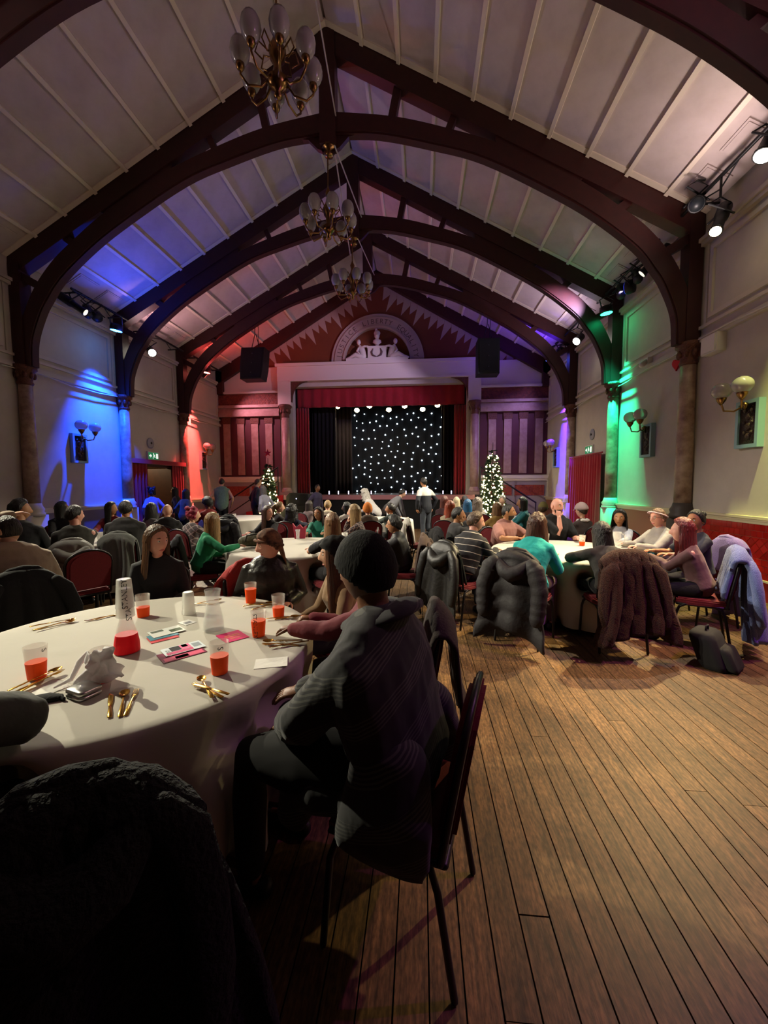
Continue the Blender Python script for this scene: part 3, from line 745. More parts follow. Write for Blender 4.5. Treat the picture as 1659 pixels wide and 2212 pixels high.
sconce('double globe wall lamp on a pale blue framed plaque by the yellow light', XR, -1, 6.14, 2.42)
sconce('double globe wall lamp between the green wash and the heart column', XR, -1, 8.69, 2.46)
sconce('double globe wall lamp washed in violet light near the stage', XR, -1, 14.2, 2.48)
sconce('double globe wall lamp washed in blue light', XL, 1, 8.66, 2.46)
sconce('double globe wall lamp washed in red light', XL, 1, 14.0, 2.5)

BX_R, BX_L = XR-.4, XL+.4
def face_mat(n, col, e): return mat(n, col, .4, emit=e)
def lamp(label, pos, target, kind='par', col=None, energy=0, cone=50, blend=.6, rgb=(1, 1, 1), emit=12, bar_z=None, name='spotlight', soft=.05, group='theatre lamps on the side walls', up_fill=0, tint=None):
    pos, target = V(pos), V(target); d = (target-pos).normalized()
    t = thing(name, label, 'stage light', pos, 0, group)
    q = d.to_track_quat('-Z', 'Y').to_matrix().to_4x4()
    if kind == 'par': prof = [(.05, .24), (.095, .22), (.1, .02), (.115, 0), (.115, -.03), (.1, -.03)]; rr = .095
    elif kind == 'led': prof = [(.07, .12), (.13, .11), (.14, .0), (.13, -.03)]; rr = .12
    else: prof = [(.06, .36), (.09, .34), (.09, .1), (.07, .06), (.07, -.16), (.085, -.18), (.085, -.2)]; rr = .07
    MB().lathe(prof, 14, q, True).build('housing', M_BLK2, t)
    zf = prof[-1][1]-.003
    MB().lathe([(.001, zf), (rr, zf), (rr, zf-.006), (.001, zf-.006)], 14, q, False).build('lens', face_mat('lens_'+(col or 'off')+'_%d' % (emit*10), {'warm': 'ffe2a8', 'white': 'fff6e4', 'blue': '2a8cff', 'green': '18ff9a', 'red': 'ff7060', 'violet': '3a50ff', 'lime': 'e8ff70', 'magenta': 'ff50e0', None: '202428'}[col], emit if col else 0), t)
    top = .34
    MB().tube([q.to_3x3() @ V((-.15, 0, .08)), V((-.15, 0, top-.08)), V((0, 0, top)), V((.15, 0, top-.08)), q.to_3x3() @ V((.15, 0, .08))], .014, 6).build('yoke', M_BLK2, t)
    if energy:
        Ld = bpy.data.lights.new('beam', 'SPOT'); Ld.energy = energy; Ld.color = rgb; Ld.spot_size = radians(cone); Ld.spot_blend = blend; Ld.shadow_soft_size = soft
        o = bpy.data.objects.new('beam', Ld); COL.objects.link(o); o.parent = t; o.matrix_local = Matrix.Translation(d*(abs(zf)+.04)) @ d.to_track_quat('-Z', 'Y').to_matrix().to_4x4()
    bx_, bz_ = (BX_L, 5.82) if pos.x < 0 else (BX_R, 5.93)
    MB().tube([V((0, 0, top)), V((bx_-pos.x, 0, max(top, bz_-pos.z)))], .016, 6).build('clamp', M_BLK2, t)
    if up_fill:       # added upward fill light for the ceiling, set off from the housing
        Ls = bpy.data.lights.new('up_fill', 'SPOT'); Ls.energy = up_fill; Ls.color = tint or rgb; Ls.shadow_soft_size = .1; Ls.spot_size = radians(158); Ls.spot_blend = 1
        o = bpy.data.objects.new('up_fill', Ls); COL.objects.link(o); o.parent = t
        o.matrix_local = Matrix.Translation((.3 if pos.x < 0 else -.3, 0, -.2)) @ V((.55 if pos.x < 0 else -.55, 0, 1)).to_track_quat('-Z', 'Y').to_matrix().to_4x4()
    return t
def lbar(label, X, y0, y1, z, legs=True):
    t = thing('lighting_bar', label, 'lighting bar', (X, (y0+y1)/2, z), 0, 'black lighting bars on the side walls')
    h = (y1-y0)/2; s = 1 if X < 0 else -1
    MB().tube([(0, -h, 0), (0, h, 0)], .028, 8).build('pipe', M_BLK2, t)
    for q in (-h*.8, h*.8): MB().tube([(0, q, 0), (-s*.375, q, 0)], .02, 6).build('wall_bracket', M_BLK2, t)
    MB().tube([(0, -h, .02), (-s*.04, -h*.5, -.09), (0, 0, .03), (-s*.05, h*.4, -.13), (0, h*.9, .02)], .011, 6).build('cable', M_BLK2, t)
BX_R, BX_L = XR-.4, XL+.4
lbar('black lighting bar on the right wall with warm lamps beside the roof', BX_R, 4.7, 7.25, 5.93)
lbar('black lighting bar on the right wall over the green lamp', BX_R, 7.9, 10.4, 5.92)
lbar('black lighting bar on the right wall nearest the stage', BX_R, 11.2, 13.7, 5.95)
lbar('black lighting bar on the left wall over the blue lamp', BX_L, 8.3, 9.95, 5.82)
lbar('black lighting bar on the left wall with a round white lamp', BX_L, 10.5, 12.4, 5.82)
lbar('black lighting bar on the left wall nearest the stage', BX_L, 13.0, 14.8, 5.86)
lbar('black lighting bar on the left wall behind the near table', BX_L, 3.0, 4.5, 5.82)
lbar('black lighting bar on the right wall carrying the magenta lamp', BX_R, 1.6, 4.5, 5.95)
# coloured wall washers
lamp('lamp throwing blue light down the left wall', (XL+.68, 9.2, 5.3), (XL-.02, 9.38, 1.35), 'led', 'blue', 3000, 58, 1, (.004, .055, 1), 14, up_fill=70)
lamp('lamp throwing red light down the left wall', (XL+.68, 13.25, 5.42), (XL-.02, 13.22, 1.4), 'led', 'red', 2400, 42, 1, (1, .085, .075), 10, up_fill=80)
lamp('lamp throwing green light down the right wall', (XR-.5, 9.68, 5.42), (XR+.02, 9.72, 1.5), 'led', 'green', 1700, 34, 1, (.01, 1, .42), 12, up_fill=3)
lamp('lamp throwing violet light down the right wall', (XR-.6, 13.3, 5.5), (XR+.02, 13.35, 1.4), 'led', 'violet', 3000, 40, 1, (.10, .02, 1), 12, up_fill=90)
lamp('lamp throwing yellow light on the wall and red tiles', (BX_R-.1, 4.95, 5.6), (XR+.02, 5.2, .9), 'led', 'lime', 900, 44, 1, (.92, 1, .30), 6, up_fill=3)
lamp('lamp throwing magenta light across the floor', (BX_R, 2.3, 5.6), (2.9, 2.5, 0), 'led', 'magenta', 250, 74, 1, (.75, .12, 1), 6, up_fill=36)
# white and warm spots
lamp('lit white lamp on the lamp bar at the right wall', (BX_R, 5.67, 5.66), (1.8, 5.3, .75), 'par', 'white', 520, 50, .9, (1, .93, .78), 16, up_fill=13, tint=(1, .78, .78))
lamp('slim lamp with a warm round lens on the right wall bar', (BX_R, 6.4, 5.3), (1.3, 4.0, 0), 'profile', 'warm', 1000, 46, 1, (1, .76, .33), 14, up_fill=26, tint=(1, .80, .78))
lamp('unlit square lamp with barn doors at the end of the right bar', (BX_R-.1, 6.75, 5.78), (2, 3, 3), 'par')
lamp('unlit black lamp next to the green lamp', (BX_R, 9.25, 5.64), (2, 4, 1), 'profile')
lamp('second unlit black lamp next to the green lamp', (BX_R, 8.6, 5.64), (2, 3, 1), 'profile')
lamp('round white lamp on the right wall near the stage', (BX_R-.05, 11.5, 5.42), (-.6, 8.6, .8), 'par', 'white', 1300, 50, .6, (1, .90, .66), 30, up_fill=44, tint=(.85, .68, 1))
lamp('round white lamp on the left wall above the doorway', (BX_L+.05, 10.8, 5.28), (-2.2, 6.2, .7), 'par', 'white', 1300, 50, .6, (1, .92, .70), 30, up_fill=44, tint=(1, .55, .62))
lamp('unlit long black lamp on the left wall', (BX_L, 8.7, 5.5), (-3, 4, 1), 'profile')
lamp('second unlit black lamp on the left wall', (BX_L, 8.97, 5.5), (-3, 4, 1), 'par')
lamp('lamp on the left wall lighting the near table', (BX_L, 3.95, 5.48), (-1.35, 1.95, .75), 'profile', 'white', 1200, 40, .5, (1, .94, .70), 14, up_fill=85, tint=(1, .80, .80))
lamp('lamp on the right wall lighting the near floorboards', (BX_R, 2.75, 5.6), (.9, 2.5, 0), 'par', 'warm', 24, 66, .9, (1, .66, .40), 10, up_fill=55, tint=(1, .78, .80))
lamp('lamp on the right wall lighting the floor before the coats', (BX_R, 3.6, 5.62), (1.5, 3.7, 0), 'par', 'warm', 420, 46, 1, (1, .74, .28), 10)

lamp('added lamp throwing pink light over the left bay of the stage wall', (BX_L, 13.7, 5.45), (-5.7, YS, 3.7), 'led', 'red', 190, 66, 1, (1, .42, .55), .6)  # added fixture, brightens the left of the stage wall in pink
lamp('added lamp throwing lilac light over the right bay of the stage wall', (BX_R, 12.98, 5.6), (2.6, YS, 4.0), 'led', 'violet', 150, 70, 1, (.55, .38, 1), .6)  # extra lamp put in to lift the right bay
lamp('added lamp throwing lilac light over the white stage frame', (BX_R, 8.95, 5.6), (-1.8, YS, 5.9), 'led', 'violet', 700, 44, 1, (.75, .58, 1), .4)  # extra lamp put in to brighten the proscenium frame
lamp('lamp on the left wall reaching the right table', (BX_L, 3.3, 5.48), (1.6, 5.2, .9), 'profile', 'white', 700, 30, .7, (1, .90, .72), 10)
lamp('lamp on the left wall reaching the middle table', (BX_L, 4.35, 5.48), (-1.9, 5.6, .9), 'profile', 'white', 620, 44, .8, (1, .90, .72), 10)
lamp('added lamp on the right wall reaching the tables before the stage', (BX_R, 8.1, 5.62), (-.4, 10.6, .9), 'profile', 'white', 900, 56, .9, (1, .90, .74), .4)  # added to brighten the guests near the stage
lamp('added lamp on the left wall reaching the tables before the stage', (BX_L, 8.4, 5.5), (-1.2, 11.0, .9), 'profile', 'white', 1100, 60, .9, (1, .90, .74), .4)  # second added fill for the back of the hall
# small wall fittings
tag(MB().box(XR-.14, XR, 6.72, 7.06, 3.62, 3.9).box(XR-.16, XR-.14, 6.74, 7.04, 3.64, 3.88).build('alarm_box', mat('white_plastic', 'cfc8c2', .5), smooth=False), 'white plastic box on the right wall beside the column', 'wall box')
h = [(0, -.1)]+[(.105*sin(a)**3*1.05, (.09*cos(a)-.035*cos(2*a)-.014*cos(3*a)-.007*cos(4*a))) for a in [pi-.2-k*(2*pi-.4)/22 for k in range(23)]]
tag(MB().prism([(a*1.05, b*1.1) for a, b in h], lambda a, b, t: V((XR-t, 7.86+a, 3.74+b)), .02, .05).build('heart_decoration', mat('red_plush', 'b01222', .8), smooth=False), 'small red heart hanging below the rail beside the column', 'decoration')
o = thing('wall_sensor', 'small white sensor bracket on the rail in green light', 'sensor', (XR, 8.75, 4.0))
MB().box(-.1, 0, -.06, .06, .0, .12).build('bracket', mat('white_plastic'), o, False); MB().tube([(-.1, 0, .05), (-.2, -.05, -.03)], [.05, .06], 10).build('head', mat('white_plastic'), o)
o = thing('cctv_housing', 'small white box on the left wall rail in red light', 'sensor', (XL, 13.05, 3.75)); MB().box(0, .12, -.1, .1, -.12, .1).build('body', mat('white_plastic'), o, False); MB().tube([(.04, 0, .08), (.06, .06, .2)], .015, 6).build('cable', mat('white_plastic'), o)
cab = []
for k in range(15): cab.append((XR-.09, 5.0+k*.75, 3.86+.05*sin(k*1.7) if k not in (2, 3) else 3.945))
tag(MB().tube(cab, .013, 6).build('cable_run', mat('white_cable', 'b8aea6', .6)), 'pale cable looping along the rail of the right wall', 'cable')
cab = [(XL+.09, 7.0+k*.75, 3.86+.04*sin(k*1.9)) for k in range(11)]
tag(MB().tube(cab, .013, 6).build('cable_run', mat('white_cable')), 'pale cable looping along the rail of the left wall', 'cable')
M_GREEN = mat('exit_green', '127a4a', .4, emit=.25)
M_SIGNW = mat('exit_white', 'e6efe8', .5, emit=.35)
def exit_sign(label, X, s, y, z):
    t = thing('exit_sign', label, 'exit sign', (X, y, z), 0 if s < 0 else pi)
    MB().box(-.05, 0, -.24, .24, -.12, .12).build('case', mat('white_plastic'), t, False)
    k = -1
    MB().box(-.056, -.05, -.22, .22, -.1, .1).build('panel', M_GREEN, t, False)
    f = lambda a, b, q: V((-q, a, b))
    m = MB().prism([(-.2, -.075), (-.11, -.075), (-.11, .075), (-.2, .075)], f, .056, .058)
    m.build('door_symbol', M_SIGNW, t, False)
    m = MB().ball((-.058, .0, .062), (.004, .018, .018), 8, 6).tube([(-.058, 0, .04), (-.058, -.015, -.01)], .014, 6).tube([(-.058, -.012, -.01), (-.058, .03, -.04), (-.058, .03, -.08)], .008, 6).tube([(-.058, -.015, -.01), (-.058, -.05, -.04), (-.058, -.07, -.03)], .008, 6).tube([(-.058, 0, .03), (-.058, -.04, .03), (-.058, -.05, .0)], .007, 6)
    m.build('running_figure', M_SIGNW, t)
    MB().prism([(.19, .02), (.14, .02), (.14, .055), (.075, 0), (.14, -.055), (.14, -.02), (.19, -.02)], f, .056, .059).build('arrow', M_SIGNW, t, False)
exit_sign('exit sign with running figure above the curtained doorway', XL, 1, 11.25, 2.47)
exit_sign('exit sign with running figure above the closed red curtain', XR, -1, 11.55, 2.52)
for lb, X, s, y, z in (('round grey wall vent above the doorway exit sign', XL, 1, 11.2, 2.84), ('round grey wall vent above the red curtain', XR, -1, 11.45, 2.92)):
    t = thing('wall_vent', lb, 'vent', (X, y, z))
    Mx = Matrix.Rotation(s*pi/2, 4, 'Y')
    MB().lathe([(.15, 0), (.15, .02), (.13, .03), (.03, .035), (.02, .03)], 20, Mx).build('disc', mat('grey_vent', '8a8a92', .5), t); MB().lathe([(.02, .03), (.035, .045), (.01, .05)], 10, Mx).build('hub', M_BLK2, t)

# left doorway: frame, open leaf, lobby, curtains
dj = MB().box(XL-.3, XL+.03, DY0-.06, DY0+.05, 0, DZ+.02).box(XL-.3, XL+.03, DY1-.05, DY1+.06, 0, DZ+.02).box(XL-.3, XL+.03, DY0-.06, DY1+.06, DZ-.06, DZ+.06)
dr = struct(dj.build('door_1', mat('brown_door_wood', '4a2a18', .5, noise_=(6, .3), col2='38200f'), smooth=False))
lf = MB().box(-.025, .025, 0, .95, .02, 2.14).build('door_leaf', mat('brown_door_wood'), dr, False); lf.location = (XL-.1, DY1-.06, 0); lf.rotation_euler = (0, 0, radians(84))
for z in (.25, 1.2):
    MB().box(.025, .04, .15, .8, z, z+.75).build('door_panel', mat('brown_door_wood'), lf, False)
lb_ = MB().box(-10.6, -8.1, 9.2, 9.3, 0, 2.9).box(-10.6, -8.1, 17.0, 17.1, 0, 2.9).box(-10.7, -10.6, 9.2, 17.1, 0, 2.9).box(-10.7, -8.1, 9.2, 17.1, 2.9, 3.0).box(-10.7, -8.1, 9.2, 17.1, -.1, 0)
struct(lb_.build('wall_lobby', mat('lobby_paint', '8a6440', .8), smooth=False))
wx, wy0, wy1 = -10.58, 13.15, 13.58
q0, q1 = ray(307, 1018), ray(333, 1052)
wy0, wy1 = q0.y*(wx/q0.x), q1.y*(wx/q1.x); wz1, wz0 = EYE+q0.z*(wx/q0.x), EYE+q1.z*(wx/q1.x)
wn = struct(MB().box(wx-.02, wx+.03, wy0-.06, wy1+.06, wz0-.1, wz1+.06).build('window_1', mat('brown_door_wood'), smooth=False))
MB().box(wx+.03, wx+.035, wy0, wy1, wz0-.04, wz1).build('pane', mat('lit_pane', 'd9e6bc', .5, emit=1.1), wn, False)
L = bpy.data.lights.new('lobby_light', 'POINT'); L.energy = 30; L.color = (1, .8, .5); L.shadow_soft_size = .1
o = bpy.data.objects.new('lobby_light', L); COL.objects.link(o); o.location = (-9.5, 11.6, 2.6)
drape('dark red door curtain on the left side of the doorway', DY0-.22, DY0+.46, 0, .03, 2.24, 5, M_CURT, .04, 'door_curtain', 'curtain', axis='y', X=XL+.14)
drape('dark red door curtain on the right side of the doorway', DY1-.42, DY1+.2, 0, .03, 2.24, 5, M_CURT, .04, 'door_curtain', 'curtain', axis='y', X=XL+.14)
tag(MB().box(XL, XL+.22, DY0-.25, DY1+.24, 2.22, 2.34).build('pelmet', M_CURT, smooth=False), 'narrow red pelmet above the doorway curtains', 'pelmet')
drape('closed red velvet curtain covering the exit on the right wall', 10.55, 12.6, 0, .02, 2.35, 13, M_CURT, .05, 'exit_curtain', 'curtain', axis='y', X=XR-.16)
tag(MB().tube([(XR-.16, 10.45, 2.37), (XR-.16, 12.68, 2.37)], .02, 8).build('curtain_rail', M_CURT), 'rail of the closed red curtain on the right wall', 'curtain rail')

# ---------------------------------------------------------------- christmas trees
M_NEEDLE = mat('fir_needles', '1d3a22', .7, noise_=(8, .3), col2='102414')
M_FAIRY = mat('warm_fairy_light', 'ffe9a0', .5, emit=9)
def xtree(label, x, y, H_, R_, n, star, seed, z0=.28):
    r = random.Random(seed)
    t = thing('christmas_tree', label, 'christmas tree', (x, y, 0))
    MB().tube([(0, 0, .05), (0, 0, H_*.97)], [.035, .008], 8).build('trunk', mat('fir_bark', '2e1f14', .8), t)
    MB().lathe([(.16, 0), (.2, .02), (.22, .26), (.2, .28)], 14).build('pot', mat('dark_pot', '1a1414', .5), t)
    def rad(z):
        u = (z-z0)/(H_-z0)
        return R_*max(.05, (1-u)**.8)*(min(1, .72+u*2.2))
    fo = MB()
    nb = int(620*H_/3)
    for k in range(nb):
        z = z0+(H_-z0)*(1-sqrt(1-r.random()*.985)); a = r.uniform(0, 2*pi); L_ = rad(z)*r.uniform(.75, 1.08)
        d = V((cos(a), sin(a), -.18+.25*(z/H_))).normalized(); s = V((-sin(a), cos(a), 0))
        b = V((0, 0, z)); tip = b+d*L_
        wd = .05+.05*L_
        for kk in range(5):
            q = .35+.65*kk/4; c = b+d*L_*q; 
            for sg in (-1, 1):
                e = c+d*.07+s*sg*wd*(1.25-q*.6)+V((0, 0, r.uniform(-.03, .05)))
                fo.add([c-d*.02, c+V((0, 0, .018)), e, c-V((0, 0, .014))], [(0, 1, 2), (0, 2, 3), (1, 3, 2)])
        fo.add([tip-d*.08, tip-s*.012, tip+d*.03, tip+s*.012], [(0, 1, 2), (0, 2, 3)])
    fo.build('foliage', M_NEEDLE, t, False)
    me = MB().ball((0, 0, 0), .021, 6, 5).mesh('fairy_light', M_FAIRY)
    for k in range(n):
        z = z0+.05+(H_-z0-.12)*(1-sqrt(1-r.random()*.98)); a = r.uniform(0, 2*pi); q = rad(z)*r.uniform(.86, 1.02)
        put('fairy_light', me, t, (q*cos(a), q*sin(a), z))
    if star:
        P = [((.13 if i % 2 == 0 else .05)*sin(i*pi/5), (.13 if i % 2 == 0 else .05)*cos(i*pi/5)) for i in range(10)]
        MB().prism(P, lambda a, b, q: V((a, q, H_+.1+b)), -.02, .02).build('star_topper', mat('red_glitter', 'c01828', .3), t, False)
p = atY(1065, 950, 13.7); xtree('tall slim christmas tree thick with warm fairy lights right of the stage', p.x, 13.7, p.z, .56, 290, False, 3)
p = atY(566, 985, 13.35); xtree('smaller christmas tree with red star topper beside the stage steps', atY(580, 1050, 13.35).x, 13.35, p.z, .43, 150, True, 5)
# ---------------------------------------------------------------- chairs
M_CHRED = mat('red_upholstery', '6a0f18', .85, noise_=(70, .3), col2='560b13', bump=(250, .15))
M_CHFR = mat('black_chair_tube', '0e0d0d', .4)
CH = None
def chair_meshes():
    P = {}
    sw = .205
    def slab(y, z, a, b, q): return V((a, y+q, z+b))
    oc = [(-.2, -.2), (.2, -.2), (.215, -.1), (.215, .1), (.2, .2), (-.2, .2), (-.215, .1), (-.215, -.1)]
    m = MB().prism(oc, lambda a, b, q: V((a, b+.0, q)), .43, .455)
    m.prism([(a*.97, b*.97) for a, b in oc], lambda a, b, q: V((a, b, q)), .455, .475)
    m.prism([(a*.9, b*.9) for a, b in oc], lambda a, b, q: V((a, b, q)), .475, .485)
    P['seat'] = m.mesh('seat', M_CHRED, False)
    arc = [(-.2, .50), (.2, .50), (.205, .78)]+[(.205*cos(k*pi/10), .78+.13*sin(k*pi/10)) for k in range(1, 10)]+[(-.205, .78)]
    tilt = lambda a, b, q: V((a, -.19-(b-.45)*.17+q, b))
    m = MB().prism(arc, tilt, -.018, .018); m.prism([(a*.86, .51+(b-.5)*.93) for a, b in arc], tilt, -.03, .03)
    P['backrest'] = m.mesh('backrest', M_CHRED, False)
    pth = [(-.215, .44)]+[(-.215, .5), (-.217, .78)]+[(-.217*cos(k*pi/10), .78+.142*sin(k*pi/10)) for k in range(1, 10)]+[(.217, .78), (.215, .5), (.215, .44)]
    P['back_frame'] = MB().tube([tilt(a, b, 0) for a, b in pth], .0125, 8).mesh('back_frame', M_CHFR)
    P['seat_frame'] = MB().tube([(-sw, -.2, .43), (-sw, .19, .43), (sw, .19, .43), (sw, -.2, .43), (-sw, -.2, .43)], .0125, 8).mesh('seat_frame', M_CHFR)
    legs = []
    for s in (-1, 1):
        legs.append(MB().tube([(s*sw, .12, .43), (s*sw, .17, .40), (s*(sw+.008), .19, .34), (s*(sw+.012), .22, .012)], .0125, 8).mesh('leg', M_CHFR))
        legs.append(MB().tube([(s*sw, -.1, .43), (s*sw, -.155, .405), (s*(sw+.008), -.18, .34), (s*(sw+.014), -.235, .012)], .0125, 8).mesh('leg', M_CHFR))
    P['legs'] = legs
    return P
CM = chair_meshes()
def chair(label, x, y, rz, group='red banquet chairs'):
    c = thing('banquet_chair', label, 'chair', (x, y, 0), rz, group)
    for n in ('seat', 'backrest', 'back_frame', 'seat_frame'): put(n, CM[n], c)
    for l in CM['legs']: put('leg', l, c)
    R3 = rotz(rz); o3 = V((x, y, 0))
    for s_ in (-1, 1):
        PRESS.append((o3+R3 @ V((s_*.217, .22, 0)), o3+R3 @ V((s_*.205, .17, .43)), .02)); PRESS.append((o3+R3 @ V((s_*.205, -.2, .455)), o3+R3 @ V((s_*.205, .2, .455)), .04))
    PRESS.append((o3+R3 @ V((-.2, .2, .455)), o3+R3 @ V((.2, .2, .455)), .04))
    return c

# ---------------------------------------------------------------- tables
M_CLOTH = mat('white_tablecloth', 'bab5aa', .85, noise_=(1.5, .3), col2='b1aca1', bump=(7, .35, .012))
M_TTOP = mat('table_board', '8a6a48', .6)
TZ = .755
def table(label, clabel, x, y, seed, R_=.925):
    t = thing('round_table', label, 'table', (x, y, 0), 0, 'round banquet tables')
    MB().lathe([(R_-.03, TZ-.035), (R_-.02, TZ-.03), (R_-.02, TZ-.006), (R_-.03, TZ-.003)], 48).build('tabletop', M_TTOP, t)
    for k in range(4):
        a = k*pi/2+.4; MB().tube([(.55*cos(a), .55*sin(a), TZ-.03), (.6*cos(a), .6*sin(a), .01)], .016, 8).build('leg', M_CHFR, t)
    ph = seed*1.7
    prof = [(0.001, 0), (.3, 0), (.6, 0), (.8, 0), (.88, 0), (.912, -.003), (.925, -.012), (.932, -.03), (.936, -.06)]+[(lerp(.936, .995, (k+1)/17), -.06-.64*(k+1)/17) for k in range(17)]
    def f(u, v):
        i = v*(len(prof)-1); k = min(int(i), len(prof)-2); q = i-k
        r = lerp(prof[k][0], prof[k+1][0], q)/.925*R_; z = lerp(prof[k][1], prof[k+1][1], q); a = u*2*pi
        dn = sstep(.02, .6, -z)
        r += dn*(.045*sin(9*a+ph)+.03*sin(14*a+2*ph)+.02*sin(23*a))
        z += .0025*(noise.noise(V((r*cos(a)*5, r*sin(a)*5, seed))) if r < .9 else 0)
        return V((r*cos(a), r*sin(a), TZ+.002+z))
    o = MB().grid(f, 200, len(prof), True).build('tablecloth', M_CLOTH); o.location = (x, y, 0); CLOTHS.append((o, x, y, 200, len(prof)))
    tag(o, clabel, 'tablecloth', 'white round tablecloths')
TB = {}; CLOTHS = []; PRESS = []       # PRESS: limbs and chair tubes that push the cloth in
for key, lb, x, y in (('near', 'near table set with gold cutlery and orange drinks', -1.52, 2.0), ('right', 'table between the coat hung chairs and the tiled wall', 1.86, 5.3),
                      ('mid', 'table where the woman in green jumper sits', -1.72, 5.42), ('left', 'table beside the blue lit wall', -5.25, 5.92),
                      ('backleft', 'table in front of the red lit wall', -4.75, 10.1), ('backmid', 'table in front of the stage', -1.1, 9.75), ('backright', 'table before the tall christmas tree', 2.35, 10.1)):
    TB[key] = (x, y); table('round folding table, the '+lb, 'white cloth over the '+lb, x, y, len(TB))

# ---------------------------------------------------------------- coats over chair backs
def coat(label, x, y, rz, m, W=.30, zb=.18, folds=4, amp=.035, quilt=0, sleeves=True, hood=False, seed=1, th=.022, fur=0, name='coat', top=.945, shift=0, catg='coat', hug=False):
    t = thing(name, label, catg, (x, y, 0), rz)
    path = [(-.178, .60), (-.201, .74), (-.224, .87), (-.248, top), (-.285, top-.005), (-.325, .87), (-.335, .70), (-.35, .5), (-.365, (zb+.5)/2), (-.375, zb)]
    if hug: path = [(-.13, .62), (-.16, .74), (-.21, .87), (-.245, top), (-.29, top-.005), (-.305, .87), (-.295, .74), (-.28, .6), (-.27, (zb+.6)/2), (-.262, zb)]
    def f(u, v):
        i = v*(len(path)-1); k = min(int(i), len(path)-2); q = i-k
        yy_, z = lerp(path[k][0], path[k+1][0], q), lerp(path[k][1], path[k+1][1], q)
        s = 2*u-1; d = sstep(.38, 1, v)
        w = lerp(.215, W, d)*(1+.05*sin(seed+6*v))
        z -= (.10 if v < .6 else .10)*abs(s)**3*(1-d*.6)
        z += d*.05*sin(seed*2+s*3)
        ph = folds*pi*s+seed
        yy_ += -d*amp*(2.0*noise.noise(V((s*folds*.75, v*.9, seed*3)))+.55*sin(ph+2*noise.noise(V((v*2, seed, 0))))) - .02*d
        if quilt: yy_ += -.022*abs(sin(v*quilt*pi))*sstep(.3, .45, v)+.006
        if fur: yy_ += fur*noise.noise(V((s*14, v*16, seed)))
        return V((s*w+shift*d+.012*sin(9*v+seed), yy_, z))
    MB().sheet(f, 36, 44, th).build('body', m, t)
    if sleeves:
        for s in (-1, 1):
            r = .055 if not quilt else .072
            pts = [(s*.17, -.345, .86), (s*.225, -.36, .79), (s*(.255+.02*seed % .03), -.385, .62), (s*.27, -.405, .46), (s*.26, -.42, .34)]
            rr = [(r*.8, r*.6), (r*1.1, r*.8), (r, r*.8), (r*.95, r*.75), (r*.8, r*.7)]
            if quilt:
                P2, R2 = [], []
                for i in range(25):
                    q = i/24*4; k = min(int(q), 3); g_ = q-k
                    P2.append(V(pts[k]).lerp(V(pts[k+1]), g_)); b = 1+.13*abs(sin(i/24*7*pi)); R2.append(tuple(lerp(rr[k][j], rr[k+1][j], g_)*b for j in (0, 1)))
                pts, rr = P2, R2
            MB().tube(pts, rr, 12, V((1, 0, 0))).build('sleeve', m, t)
    col = MB().tube([(-.15, -.235, top-.05), (-.08, -.25, top+.005), (0, -.255, top+.018), (.08, -.25, top+.005), (.15, -.235, top-.05)], [.022, .028, .03, .028, .022], 10)
    col.build('collar', m, t)
    if hood:
        MB().tube([(-.14, -.33, .84), (-.07, -.37, .77), (0, -.38, .74), (.07, -.37, .77), (.14, -.33, .84)], [(.05, .05), (.07, .08), (.08, .09), (.07, .08), (.05, .05)], 12).build('hood', m, t)
    return t
M_PUFF = mat('black_puffer_nylon', '17161b', .6, noise_=(12, .3), col2='100f13', bump=(30, .25, .01))
M_PUFFB = mat('dark_plum_puffer', '171216', .72, noise_=(12, .3), col2='110d10', bump=(28, .3, .012))
M_LEATH = mat('black_leather', '161513', .5, bump=(35, .4, .008))
M_FUR = mat('brown_fur', '43200f', .95, noise_=(40, .3), col2='200e08', bump=(140, .9, .02))
M_BLUEC = mat('blue_wool', '6f80b8', .95, noise_=(80, .3), col2='5c6ba0', bump=(160, .8, .012), sheen=.3)
M_PURP = mat('lilac_wool', '8d74b0', .95, noise_=(80, .3), col2='7c639c', bump=(160, .6, .01), sheen=.3)
M_GREYC = mat('grey_coat_cloth', '5d605c', .9, bump=(60, .3))
M_GREYP = mat('grey_puffer', '76766f', .6, noise_=(9, .3), col2='62625c', bump=(25, .3, .01))
M_REDC = mat('red_wool', '9c1d1c', .95, bump=(120, .4), sheen=.2)
M_BROWNC = mat('brown_jacket_cloth', '5a4a42', .9, bump=(80, .3))
M_BLKC = mat('black_cloth', '0f0e11', .95, bump=(80, .3))
M_BLKFUR = mat('black_shaggy_fur', '060607', .98, noise_=(30, .3), col2='040405', bump=(60, .9, .03))
M_WHTC = mat('white_knit', 'cfcabf', .95, bump=(60, .5, .01), noise_=(30, .3), col2='a39d92', stretch=(6, 6, .6))

